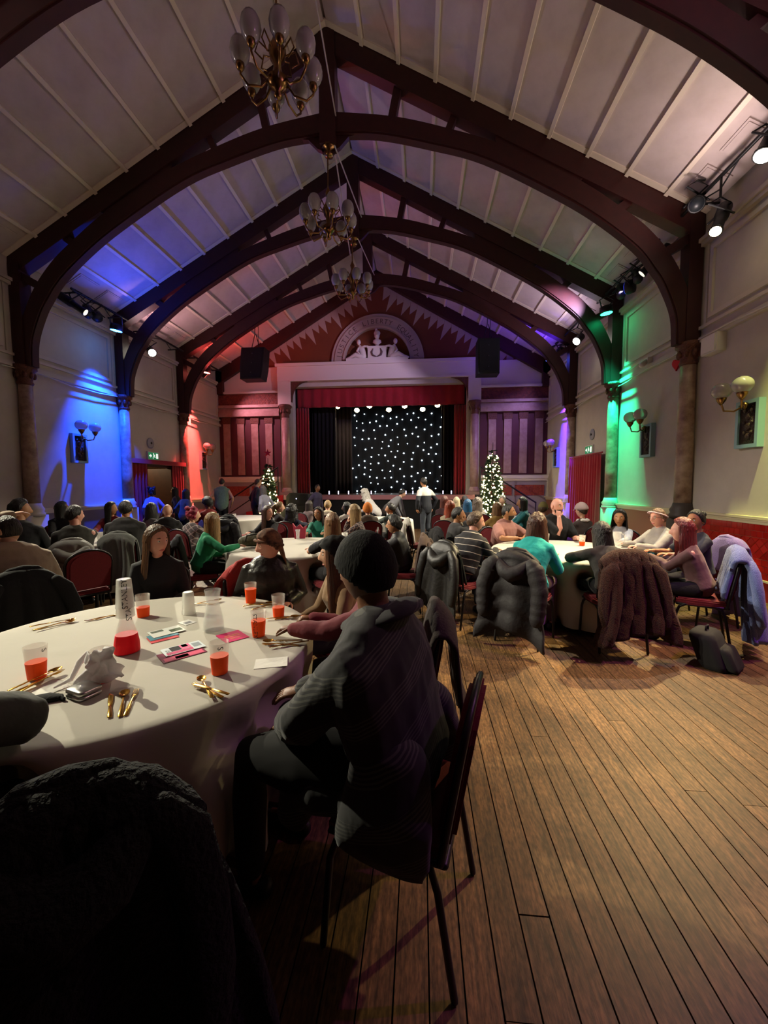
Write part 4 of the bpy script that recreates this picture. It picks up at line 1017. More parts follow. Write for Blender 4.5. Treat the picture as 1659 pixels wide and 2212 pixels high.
# ---------------------------------------------------------------- tableware
M_CUP = mat('frosted_cup', 'f0efe8', .3, alpha=.42, spec=.5)
M_CUPF = mat('frosted_cup_filled', 'f4efe4', .3, alpha=.2, spec=.5)
M_DRINK = mat('orange_drink', 'ff4a0c', .5, noise_=(20, .4), col2='ff5e1a', spec=.2)
M_PINKD = mat('pink_drink', 'ea1022', .5, spec=.2)
M_GLASS = mat('clear_glass', 'f4f8f6', .03, alpha=.22, spec=1, coat=.5)
M_WATER = mat('water', 'f2f6f5', .03, alpha=.16, spec=.6)
M_GOLD = mat('gold_cutlery', 'd8a94a', .2, metal=1)
M_PAPER = mat('white_napkin', 'dcdad2', .8, bump=(25, .4, .01))
M_TXT = mat('black_print', '17161a', .7)
CUPH, CR0, CR1 = .145, .033, .043
def cup_text(par, s, size, ang, zc, up=1, m=M_TXT, inv=False, r_off=.0008):
    vs, fs = text_geo(s, size)
    out = []
    for v in vs:
        z = zc+up*v.x; r = lerp(CR0, CR1, (1-z/CUPH) if inv else z/CUPH)+r_off; a = ang-up*(-v.y)/r*(-1)
        a = ang + up*(-v.y)/r
        out.append(V((r*cos(a), r*sin(a), z)))
    MB().add(out, fs).build('printed_word', m, par, False)
def cup(label, p, fill=.5, m=M_DRINK, text=None, inv=False, group='plastic cups', name='plastic_cup', par=True, rz=0):
    t = thing(name, label, 'cup', p, rz, group)
    H_ = CUPH
    pr_ = [(CR0-.004, .0), (CR0, .002), (CR1, H_), (CR1-.0015, H_), (CR0-.0015, .005), (.001, .005)]
    if inv: pr_ = [(r, H_-z) for r, z in pr_][::-1]
    mb = MB().lathe(pr_, 24, None, False)
    if not inv: mb.lathe([(.001, .0), (CR0-.004, 0)], 24, None, False)
    else: mb.lathe([(CR0-.004, H_), (.001, H_)], 24, None, False)
    mb.build('cup_wall', M_CUPF if fill else M_CUP, t)
    if fill:
        zf = .006+(H_-.006)*fill; MB().lathe([(.001, .003), (CR0+.0005, .003), (lerp(CR0, CR1, zf/H_)+.0004, zf), (.001, zf)], 40, None, False).build('drink', m, t, False)
    if text: text(t)
    return t
def onT(px, py, z=TZ+.0025): return atZ(px, py, z)
def cam_ang(p): return math.atan2(-p.y, -p.x)
T1C = [(80, 1464, .5, 'cup of orange drink beside the napkin and gold fork'), (475, 1454, .56, 'cup of orange drink in front of the pink leaflets'), (559, 1374, .62, 'cup of orange drink printed with a word beside the pink napkin'),
       (310, 1332, .42, 'cup of orange drink behind the cup tower'), (542, 1302, .7, 'very full cup of orange drink before the person in headscarf'), (602, 1332, .42, 'half empty cup of orange drink near the maroon sleeve')]
for i, (px, py, fl_, lb) in enumerate(T1C):
    p = onT(px, py); a = cam_ang(p)
    tx = None
    if i == 2: tx = lambda t, a=a: cup_text(t, 'STANLEY', .034, a-.5, .072, -1)
    if i in (0, 1): tx = lambda t, a=a, i=i: cup_text(t, 'S', .034, a+(.75 if i == 0 else .1), .128, -1)
    cup(lb, p, fl_, text=tx)
cup('upturned empty frosted cup standing on the near table', onT(408, 1325), 0, inv=True)
# carafes
def carafe(label, p, fill, m, slim=False):
    t = thing('carafe', label, 'carafe', p)
    pr_ = [(.001, 0), (.052, 0), (.058, .008), (.056, .05), (.046, .11), (.036, .155), (.035, .17), (.041, .21), (.046, .24), (.0435, .24), (.0385, .21), (.0325, .17), (.0335, .155), (.0435, .11), (.0535, .05), (.055, .012), (.001, .012)]
    if slim: pr_ = [(r-.0086*sstep(.13, .2, z) if r > .01 else r, z) for r, z in pr_]
    MB().lathe(pr_, 28, None, False).build('glass', M_GLASS, t)
    if fill: MB().lathe([(.001, .004), (.0565, .004), (.0584, .008), (.0564, .05), (lerp(.0564, .0464, (fill-.05)/.06), fill), (.001, fill)], 40, None, False).build('liquid', m, t, False)
    return t
carafe('clear glass carafe with a little water on the near table', onT(462, 1361), .075, M_WATER)
pt = onT(275, 1408)
carafe('carafe of pink drink carrying the upturned cup tower', pt, .095, M_PINKD, True)
a = cam_ang(pt)
def tower_text(t, a=a):
    cup_text(t, 'STANLEY', .036, a-.1, .075, 1, inv=True)
cup('upturned printed cup over the neck of the pink drink carafe', pt+V((0, 0, .185)), 0, inv=True, text=lambda t: cup_text(t, 'STANLEY', .036, a+.35, .06, 1, inv=True), name='stacked_cup')
cup('topmost upturned printed cup of the cup tower', pt+V((0, 0, .2315)), 0, inv=True, text=lambda t: cup_text(t, 'STANLEY', .036, a+.02, .074, 1, inv=True), name='stacked_cup')
# cup hidden in crumpled tissue
pg = onT(222, 1472)
cup('cup of red drink half covered by a crumpled white tissue', pg, .55, M_PINKD)
def tis(u, v):
    a_, b_ = u*2-1, v*2-1
    x_, y_, z_ = .085*a_+.02*noise.noise(V((a_*2, b_*2, 3))), -.05-.035*b_*a_+.05*noise.noise(V((a_*2.3, b_*2.1, 1))), .105+.075*b_+.03*a_+.02*noise.noise(V((a_*3, b_*3, 7)))
    z_ = max(z_, .026+.01*(a_+1))
    if z_ < .168:
        rx = x_+.03; lim = -sqrt(max(0, .0455**2-rx*rx)) if abs(rx) < .0455 else 9
        y_ = min(y_, lim)
    return V((x_, y_, z_))
o = MB().sheet(tis, 18, 18, .001).build('tissue', mat('tissue_paper', 'f0ecee', .8, trans=.3, bump=(20, .6, .01))); o.location = pg+V((.03, -.002, -.02))
tag(o, 'crumpled white tissue draped over a cup on the near table', 'tissue')
o = MB().tube([(-.05, -.01, .13), (-.085, -.02, .09), (-.1, -.05, .03), (-.14, -.09, .012)], [(.012, .004), (.014, .004), (.01, .004), (.004, .002)], 8).build('tissue_twist', mat('tissue_paper')); o.location = pg
tag(o, 'twisted strip of white tissue trailing from the covered cup', 'tissue')
# cutlery
def fork_mb():
    m = MB().tube([(0, -.1, .003), (0, -.05, .005), (0, .02, .008), (0, .045, .006)], [(.008, .0018), (.007, .002), (.003, .002), (.008, .0015)], 8, V((1, 0, 0)))
    m.tube([(0, .045, .006), (0, .055, .004)], [(.009, .0015), (.011, .0012)], 8, V((1, 0, 0)))
    for k in range(4): m.tube([(-.009+.006*k, .055, .004), (-.0085+.0057*k, .08, .003), (-.008+.0053*k, .1, .007)], [.0015, .0014, .0008], 6)
    return m
def spoon_mb():
    m = MB().tube([(0, -.1, .003), (0, -.05, .005), (0, .03, .009), (0, .05, .006)], [(.008, .0018), (.007, .002), (.003, .002), (.006, .0015)], 8, V((1, 0, 0)))
    def bowl(u, v):
        a_ = u*2*pi; r = v; return V((.019*r*cos(a_), .078+.029*r*sin(a_), .002+.009*r*r))
    m.grid(bowl, 18, 6, True); m.grid(lambda u, v: bowl(u, v)-V((0, 0, .0015)), 18, 6, True); return m
def knife_mb():
    m = MB().tube([(0, -.1, .004), (0, -.06, .005), (0, -.01, .004)], [(.008, .0025), (.0075, .003), (.005, .0025)], 8, V((1, 0, 0)))
    m.tube([(0, -.01, .004), (.001, .03, .004), (.002, .08, .003), (-.003, .105, .002)], [(.006, .0014), (.0095, .001), (.0095, .0009), (.003, .0006)], 8, V((1, 0, 0))); return m
CUT = {'fork': fork_mb().mesh('fork', M_GOLD), 'spoon': spoon_mb().mesh('spoon', M_GOLD), 'knife': knife_mb().mesh('knife', M_GOLD)}
def cutlery(kind, px, py, ang, where, dz=0):
    p = onT(px, py); o = put(kind, CUT[kind], None, p+V((0, 0, .0015+dz)), math.atan2(-p.x, p.y)+radians(ang))
    tag(o, 'gold plastic %s %s' % (kind, where), kind, 'gold cutlery')
w_ = 'lying beside the silver tin'
cutlery('knife', 238, 1525, -2, w_); cutlery('spoon', 265, 1522, -6, w_); cutlery('fork', 284, 1518, -12, w_)
w_ = 'in the tied bundle at the free place of the near table'
cutlery('fork', 448, 1493, 32, w_); cutlery('spoon', 445, 1490, 12, w_, .007); cutlery('knife', 455, 1497, 40, w_, .013)
w_ = 'laid at the far left edge of the near table'
cutlery('fork', 118, 1352, -78, w_); cutlery('spoon', 122, 1353, -66, w_, .007); cutlery('knife', 112, 1351, -84, w_, .013)
w_ = 'laid next to the cup tower'
cutlery('fork', 224, 1335, 100, w_); cutlery('knife', 243, 1330, -62, w_)
w_ = 'under the hand in maroon sleeve'
cutlery('fork', 606, 1394, 70, w_); cutlery('knife', 626, 1395, 100, w_, .006); cutlery('spoon', 612, 1391, 82, w_, .012)
w_ = 'behind the half empty cup'
cutlery('knife', 628, 1334, -74, w_); cutlery('spoon', 610, 1338, -95, w_, .007)
w_ = 'laid in front of the person in headscarf'
cutlery('fork', 575, 1311, -66, w_); cutlery('spoon', 558, 1309, -84, w_, .007); cutlery('knife', 566, 1311, -110, w_, .013)
w_ = 'laid in front of the long haired woman'
cutlery('fork', 436, 1306, -120, w_); cutlery('spoon', 446, 1304, -80, w_, .007)
w_ = 'resting on the paper napkin by the grey sleeve'
cutlery('fork', 92, 1478, -48, w_, .012); cutlery('knife', 66, 1488, -52, w_, .012); cutlery('spoon', 78, 1478, -58, w_, .018)
def flat(name, label, cat_, px, py, ang, w_, h_, m, z=0, deco=None, group=None):
    p = onT(px, py); t = thing(name, label, cat_, p+V((0, 0, z+.001)), math.atan2(-p.x, p.y)+radians(ang), group)
    MB().box(-w_/2, w_/2, -h_/2, h_/2, 0, .0012).build('sheet', m, t, False)
    for nm, x0, x1, y0, y1, mm in deco or []:
        MB().box(x0*w_, x1*w_, y0*h_, y1*h_, .0012, .0017).build(nm, mm, t, False)
    return t
def fm(h): return mat('print_'+h, h, .75, spec=.15)
flat('paper_napkin', 'folded thin white paper napkin near the plaid coat', 'napkin', 586, 1432, -4, .15, .105, M_PAPER)
flat('paper_napkin', 'white paper napkin under gold cutlery by the grey sleeve', 'napkin', 75, 1497, 22, .2, .14, M_PAPER)
flat('leaflet', 'bright pink leaflet with gold print beside the printed cup', 'leaflet', 502, 1375, 22, .13, .15, fm('c81e63'), 0, [('gold_print', -.35, .3, -.05, .0, fm('c98a4a')), ('gold_print', -.3, .35, .1, .15, fm('c98a4a')), ('gold_print', -.2, .3, -.25, -.2, fm('c98a4a'))])
t = flat('leaflet', 'dark pink programme leaflet lying under the photo leaflet', 'leaflet', 393, 1412, 16, .2, .13, fm('7c1440'), 0, [('photo_block', -.45, .45, -.45, -.1, fm('e0567c')), ('photo_block', -.2, .1, -.42, -.15, fm('4a1028'))])
t = flat('leaflet', 'pale leaflet with pink and black photographs on the near table', 'leaflet', 396, 1402, 16, .19, .11, fm('d2dce2'), .0035, [('photo_block', -.3, -.05, -.1, .45, fm('17161a')), ('photo_block', -.05, .2, -.1, .45, fm('e8709c')), ('photo_block', .0, .14, .1, .45, fm('241820')), ('text_block', .25, .45, -.2, .3, fm('8f9aa2')), ('pink_stripe', -.45, .2, -.45, -.14, fm('d0507c'))])
vs, fs = text_geo('STAY', .03); MB().add([V((-.07, -.01, .0019))+V((-v.y, v.x, 0)) for v in vs], fs).build('printed_word', M_TXT, t, False)
flat('leaflet', 'red and pink leaflet under the white folded flyer', 'leaflet', 352, 1378, 14, .14, .10, fm('cc4a52'))
flat('leaflet', 'teal leaflet under the white folded flyer', 'leaflet', 352, 1374, 14, .145, .09, fm('5c8fa0'), .002)
flat('leaflet', 'white folded flyer with green landscape pictures', 'leaflet', 360, 1366, 18, .17, .12, fm('dfe2dc'), .0045, [('picture', -.42, -.05, .15, .42, fm('6d7468')), ('picture', .08, .45, -.3, .1, fm('5a6450'))])
flat('card', 'small white card with grey print near the glass carafe', 'card', 404, 1345, 30, .07, .09, fm('dcdcd8'), 0, [('text_block', -.3, .3, -.3, .1, fm('8a8c90'))])
# silver tin
p = onT(182, 1502)
t = thing('silver_tin', 'rounded silver metal tin box on the near table', 'tin', p, radians(-18))
rc = [(.055*sx*(1 if k else .85), 0) for k in range(1) for sx in (1,)]
def rrect(a, b, r, n=5): return [(sx*(a-r)+r*cos(t0+k*pi/2/n), sy*(b-r)+r*sin(t0+k*pi/2/n)) for sx, sy, t0 in ((1, 1, 0), (-1, 1, pi/2), (-1, -1, pi), (1, -1, 1.5*pi)) for k in range(n+1)]
M_SILV = mat('brushed_silver', 'b4b2b0', .28, metal=1)
def cush(z0, z1, z2, sgn):
    m = MB(); A = [rrect(.05, .04, .016), rrect(.055, .045, .02), rrect(.055, .045, .02), rrect(.05, .04, .016)]
    n = len(A[0]); zz = [z0, z0+.006, z1-.006, z1]
    vs = [V((x, y, z)) for a_, z in zip(A, zz) for x, y in a_]
    fs = [(i*n+j, i*n+(j+1) % n, (i+1)*n+(j+1) % n, (i+1)*n+j) for i in range(3) for j in range(n)]+[tuple(range(n-1, -1, -1)), tuple(range(3*n, 4*n))]
    return m.add(vs, fs)
cush(0, .017, 0, 1).build('base', M_SILV, t); cush(.0185, .038, 0, 1).build('lid', M_SILV, t)
p = onT(100, 1513)
o = MB().tube([(-.07, -.02, .008), (0, 0, .012), (.05, .01, .01)], [(.03, .008), (.032, .012), (.02, .009)], 10, V((0, 1, 0))).tube([(.03, .02, .008), (.075, .0, .008)], [(.012, .007), (.01, .006)], 8).build('black_glove', M_BLKC); o.location = p
tag(o, 'crumpled black glove beside the paper napkin on the near table', 'glove')

# things on the other tables
def far_item(kind, key, dx, dy, lb, **k):
    x, y = TB[key]; p = V((x+dx, y+dy, TZ+.0025))
    if kind == 'cup': return cup(lb, p, **k)
    if kind == 'jug':
        t = thing('glass_jug', lb, 'jug', p)
        MB().lathe([(.001, 0), (.05, 0), (.055, .12), (.05, .2), (.058, .22), (.055, .22), (.047, .2), (.052, .12), (.047, .008), (.001, .008)], 18, None, False).build('glass', M_GLASS, t)
        MB().lathe([(.001, .009), (.046, .009), (.05, .1), (.001, .1)], 18, None, False).build('water', M_WATER, t)
        MB().tube([(.05, 0, .2), (.1, 0, .18), (.1, 0, .08), (.052, 0, .05)], .008, 8).build('handle', M_GLASS, t); return t
    if kind == 'paper':
        t = thing('leaflet', lb, 'leaflet', p, k.get('rz', 0)); MB().box(-.1, .1, -.07, .07, 0, .002).build('sheet', k['m'], t, False); return t
for dx, dy, f_, lb in ((.33, .35, .35, 'cup with pale drink between the teal jumper and bald man on the right table'), (.62, .42, .3, 'cup with pale drink before the smiling dark haired woman'), (-.1, .5, 0, 'empty cup at the back of the right table')):
    far_item('cup', 'right', dx, dy, lb, fill=f_)
far_item('paper', 'right', .3, -.2, 'red leaflet on the right table', m=fm('a01c40'))
far_item('paper', 'right', -.45, .0, 'white paper at the left side of the right table', m=fm('d8d4cc'), rz=.4)
far_item('jug', 'backright', -.25, -.5, 'glass water jug before the woman in teal scarf')
far_item('jug', 'right', .66, .1, 'glass water jug on the right table')
for dx, dy, lb in ((.38, .5, 'empty frosted cup at the back of the middle table'), (.62, .36, 'empty frosted cup near the blonde bob woman')): far_item('cup', 'mid', dx, dy, lb, fill=0)
far_item('paper', 'mid', .45, -.15, 'red leaflet on the middle table', m=fm('a82838'), rz=.5)
for dx, dy, lb in ((.55, -.3, 'empty frosted cup beside the man in black shirt'), (.45, -.25, 'empty frosted cup on the table by the blue wall'), (.85, .1, 'empty frosted cup before the bald man in black hood')): far_item('cup', 'left', dx*.9, dy, lb, fill=0)
far_item('cup', 'backleft', -.3, -.5, 'cup of pale drink on the table by the red wall', fill=.4)
far_item('cup', 'backleft', .2, -.6, 'second cup of pale drink on the table by the red wall', fill=.4)
far_item('cup', 'backright', .2, -.3, 'cup of orange drink before the tall christmas tree', fill=.4)
far_item('cup', 'backmid', .3, .3, 'empty cup on the table in front of the stage', fill=0)
# olive handbag, gift bag and backpack
p = atZ(522, 1185, TZ); 
t = thing('handbag', 'olive quilted handbag lying on the middle table', 'handbag', (p.x+.16, p.y+.10, TZ+.003), .3)
M_OLV = mat('olive_quilt', '4a4630', .7, bump=(18, .9, .03))
MB().tube([(-.17, 0, .085), (-.06, .01, .10), (.06, 0, .10), (.16, 0, .08)], [(.08, .07), (.1, .09), (.1, .09), (.075, .07)], 14, V((0, 1, 0))).build('body', M_OLV, t)
MB().tube([(-.13, -.08, .1), (-.1, -.13, .18), (.04, -.13, .2), (.1, -.08, .12)], .012, 8).build('strap', mat('dark_strap', '2a2820', .6), t)
p = atY(650, 1150, 6.25)
t = thing('gift_bag', 'pink tissue gift bag standing on the middle table', 'gift bag', (p.x, 6.2, TZ+.003), .2)
MB().prism([(-.08, 0), (.08, 0), (.1, .2), (.05, .16), (0, .22), (-.06, .17), (-.11, .24)], lambda a, b, q: V((a, q, b)), -.05, .05).build('bag', mat('pink_tissue', 'a83048', .7), t, False)
t = thing('vase', 'small clear glass vase beside the pink gift bag', 'vase', (p.x+.02, 6.02, TZ+.003))
MB().lathe([(.001, 0), (.03, 0), (.025, .05), (.03, .12), (.04, .16), (.037, .16), (.027, .12), (.022, .05), (.001, .01)], 14, None, False).build('glass', M_GLASS, t)
p = atZ(1585, 1435, 0)
t = thing('backpack', 'black backpack slumped on the floor below the blue coat', 'backpack', (2.60, 3.66, 0), .75)
M_BAG = mat('black_bag_nylon', '070608', .9)
def rbox(mb, hx, hy, z0, z1, r, f=lambda p: p):
    A = [rrect(hx-r*.6, hy-r*.6, r*.7), rrect(hx-r*.15, hy-r*.15, r), rrect(hx, hy, r), rrect(hx, hy, r), rrect(hx-r*.15, hy-r*.15, r), rrect(hx-r*.6, hy-r*.6, r*.7)]
    zz = [z0, z0+r*.3, z0+r, z1-r, z1-r*.3, z1]; n = len(A[0])
    return mb.add([f(V((x, y, z))) for a_, z in zip(A, zz) for x, y in a_], [(i*n+j, i*n+(j+1) % n, (i+1)*n+(j+1) % n, (i+1)*n+j) for i in range(5) for j in range(n)]+[tuple(range(n-1, -1, -1)), tuple(range(5*n, 6*n))])
lean_ = lambda p: V((p.x*(1-.5*p.z), p.y+.35*p.z+.02*sin(9*p.z), p.z-.05*abs(p.x)))
rbox(MB(), .17, .1, 0, .31, .06, lean_).build('body', M_BAG, t)
rbox(MB(), .13, .045, .02, .2, .035, lambda p: lean_(p)+V((0, -.125, 0))).build('pocket', M_BAG, t)
MB().tube([(-.03, .1, .29), (-.03, .1, .34), (.03, .1, .34), (.03, .1, .29)], .008, 6).build('handle', M_BLKC, t)
MB().tube([(.12, .1, .26), (.22, .05, .15), (.3, -.03, .02), (.44, -.08, .012)], [(.02, .005)]*4, 8, V((0, 1, 0))).build('strap', M_BLKC, t)
# ---------------------------------------------------------------- people
SKIN = {'light': 'c4967c', 'pink': 'cf9684', 'tan': 'a57450', 'brown': '74492f', 'dark': '3a241a'}
def skin(k): return mat('skin_'+k, SKIN[k], .5, noise_=(25, .4), col2=SKIN[k], sss=.15, bump=(180, .08))
def hairm(h): 
    c = [int(h[i:i+2], 16) for i in (0, 2, 4)]; d = '%02x%02x%02x' % tuple(int(x*.45) for x in c)
    return mat('hair_'+h, h, .42, noise_=(7, .22), col2=d, stretch=(14, 14, 1.1), bump=(9, .9, .012))
def cloth(h, kind='plain'):
    c = [int(h[i:i+2], 16) for i in (0, 2, 4)]; d = '%02x%02x%02x' % tuple(int(x*.82) for x in c)
    return mat('cloth_'+h, h, .88, noise_=(6, .3), col2=d, bump=(14, .5, .012), sheen=.08)
def band_mat(name, base, line, expr, period, duty, base2=None, group=None):
    """fabric with woven lines; expr = direction vectors in the wearer's own frame"""
    m = bpy.data.materials.new(name); m.use_nodes = True; nt = m.node_tree; L = nt.links.new; N = nt.nodes.new
    b = nt.nodes['Principled BSDF']; b.inputs['Roughness'].default_value = .9; b.inputs['Sheen Weight'].default_value = .1
    tc = N('ShaderNodeTexCoord'); fac = None
    nz = N('ShaderNodeTexNoise'); nz.inputs['Scale'].default_value = 5; L(tc.outputs['Object'], nz.inputs['Vector'])
    for d in expr:
        dp = N('ShaderNodeVectorMath'); dp.operation = 'DOT_PRODUCT'; L(tc.outputs['Object'], dp.inputs[0]); dp.inputs[1].default_value = d
        ad = N('ShaderNodeMath'); ad.operation = 'MULTIPLY_ADD'; L(nz.outputs['Fac'], ad.inputs[0]); ad.inputs[1].default_value = .03; L(dp.outputs['Value'], ad.inputs[2])
        def frac_lt(src, per, du):
            a = N('ShaderNodeMath'); a.operation = 'DIVIDE'; L(src, a.inputs[0]); a.inputs[1].default_value = per
            f = N('ShaderNodeMath'); f.operation = 'FRACT'; L(a.outputs[0], f.inputs[0])
            c = N('ShaderNodeMath'); c.operation = 'LESS_THAN'; L(f.outputs[0], c.inputs[0]); c.inputs[1].default_value = du
            return c.outputs[0]
        r = frac_lt(ad.outputs[0], period, duty)
        if group:
            g_ = frac_lt(ad.outputs[0], group[0], group[1]); mu = N('ShaderNodeMath'); mu.operation = 'MULTIPLY'; L(r, mu.inputs[0]); L(g_, mu.inputs[1]); r = mu.outputs[0]
        if fac is None: fac = r
        else:
            mm = N('ShaderNodeMath'); mm.operation = 'MAXIMUM'; L(fac, mm.inputs[0]); L(r, mm.inputs[1]); fac = mm.outputs[0]
    mx = N('ShaderNodeMix'); mx.data_type = 'RGBA'; L(fac, mx.inputs['Factor']); mx.inputs[6].default_value = (*lin(base), 1); mx.inputs[7].default_value = (*lin(line), 1)
    L(mx.outputs[2], b.inputs['Base Color'])
    n2 = N('ShaderNodeTexNoise'); n2.inputs['Scale'].default_value = 14; L(tc.outputs['Object'], n2.inputs['Vector'])
    bp = N('ShaderNodeBump'); bp.inputs['Strength'].default_value = .4; bp.inputs['Distance'].default_value = .012; L(n2.outputs['Fac'], bp.inputs['Height']); L(bp.outputs['Normal'], b.inputs['Normal'])
    MATS[name] = m; return m

def headpt(th, ph):
    dx, dy, dz = sin(th)*sin(ph), sin(th)*cos(ph), cos(th)
    x, y, z = .077*dx, .098*dy, .122*dz
    t = max(0, -dz)
    x *= 1-.30*t**1.4
    if dy < 0: y *= 1-.30*t
    else:
        y *= 1-.06*t
        k = max(0, dy)
        g_ = lambda a, s: exp(-(a/s)**2)
        prof = sstep(.035, -.022, z)*sstep(-.050, -.034, z)
        y += .026*g_(x, .0135)*prof*k**2
        y += .010*g_(z+.030, .010)*g_(abs(x)-.012, .010)*k
        y -= .010*(g_(x-.031, .016)+g_(x+.031, .016))*g_(z-.008, .013)*k
        y += .005*g_(z-.030, .010)*g_(x, .045)*k
        y += .006*g_(z+.062, .007)*g_(x, .022)*k + .006*g_(z+.077, .007)*g_(x, .02)*k - .004*g_(z+.0695, .003)*g_(x, .024)*k
        y += .010*g_(z+.102, .018)*g_(x, .022)*k
    return V((x, y, z))
def hairline(ph):
    a = abs((ph+pi) % (2*pi)-pi); T_ = [(0, .66), (.6, .60), (1.05, .38), (1.35, .0), (1.6, -.28), (1.9, -.25), (2.3, -.5), (pi, -.62)]
    for i in range(len(T_)-1):
        if a <= T_[i+1][0]: return lerp(T_[i][1], T_[i+1][1], (a-T_[i][0])/(T_[i+1][0]-T_[i][0]))
    return -.6
def head_surface(mb, M, nu, nv, thick=None, line=None, rough=0, seed=0, strand=0):
    def f(u, v):
        th = lerp(.001, pi-.001, v); ph = u*2*pi+pi; p = headpt(th, ph)
        if thick is not None:
            m_ = sstep(0, .16, cos(th)-(line or hairline)(ph)); n = V((p.x, p.y, p.z*.8)).normalized()
            k = thick*(1+rough*noise.noise(V((n.x*4, n.y*4, n.z*4+seed)))+strand*sin(ph*23+2*sin(th*3)))
            p = p*1.0+n*lerp(-.014, k, m_)
        return M @ p
    mb.grid(f, nu, nv, True)
def hair_fall(mb, M, L_, A=120, flare=.0, wave=0, top=.05, thick=.03, seed=0, ax0=.094, ay0=.115, nv=16, nu=34, ctr=0):
    A = radians(A)
    def f(u, v):
        # closed loop: outer arc then inner arc
        q = u*2
        out = q <= 1; a = (2*q-1)*A if out else (1-2*(q-1))*A
        en = 1+.10*noise.noise(V((a*3, seed, 0)))
        z = lerp(top, -L_*en, v)
        ax = lerp(ax0, ax0+.008+flare, v); ay = lerp(ay0, ay0-.02+flare*.5, v)
        edge = 1-(abs(a)/A)**6*.6
        tk = thick*edge*(1-.55*v**2) if not out else 0
        r = 1+.03*sin(a*17+seed)*(.3+v)+wave*sin(v*9+a*3+seed)*v
        cx = ctr
        return M @ V(((ax*r-tk)*sin(a), -(ay*r-tk)*cos(a)+.0-.012*v, z))
    mb.grid(f, nu, nv, True)

def ik(a, c, l1, l2, hint):
    d = c-a; D = d.length
    if D > (l1+l2)*.985: c = a+d*((l1+l2)*.985/D); d = c-a; D = d.length
    D = max(D, abs(l1-l2)+.02)
    x = (l1*l1-l2*l2+D*D)/(2*D); h = sqrt(max(l1*l1-x*x, 1e-5)); t = d.normalized(); hn = hint-t*hint.dot(t)
    if hn.length < 1e-4: hn = V((0, 0, -1))
    return a+t*x+hn.normalized()*h, c
def hand(mb, wr, d, n, side, s=1, curl=18, grip=False):
    d = d.normalized(); n = (n-d*n.dot(d)).normalized(); sd = d.cross(n)*side     # sd points to the thumb
    pe = wr+d*.075*s
    mb.tube([wr-d*.02, wr+d*.02*s, wr+d*.05*s, pe], [(.024*s, .017*s), (.032*s, .016*s), (.038*s, .014*s), (.037*s, .012*s)], 10, sd)
    for k, (o_, L_) in enumerate(((.027, .066), (.009, .074), (-.009, .069), (-.026, .054))):
        p = pe+sd*o_*s-d*.008; c = d.copy(); pts = [p]; a = radians(curl)
        for j, q in enumerate((.45, .32, .23)):
            c = (c*cos(a)+n*sin(a)).normalized(); p = p+c*L_*q*s; pts.append(p.copy())
        mb.tube(pts, [.0088*s, .0085*s, .0078*s, .006*s], 7)
    p = wr+d*.02*s+sd*.028*s; c = (d*.62+sd*.72+n*.25).normalized()
    mb.tube([p, p+c*.03*s, p+c*.03*s+(c*.7+d*.5+n*.3).normalized()*.03*s, p+c*.03*s+(c*.5+d*.7+n*.4).normalized()*.05*s], [.012*s, .011*s, .0095*s, .007*s], 7)

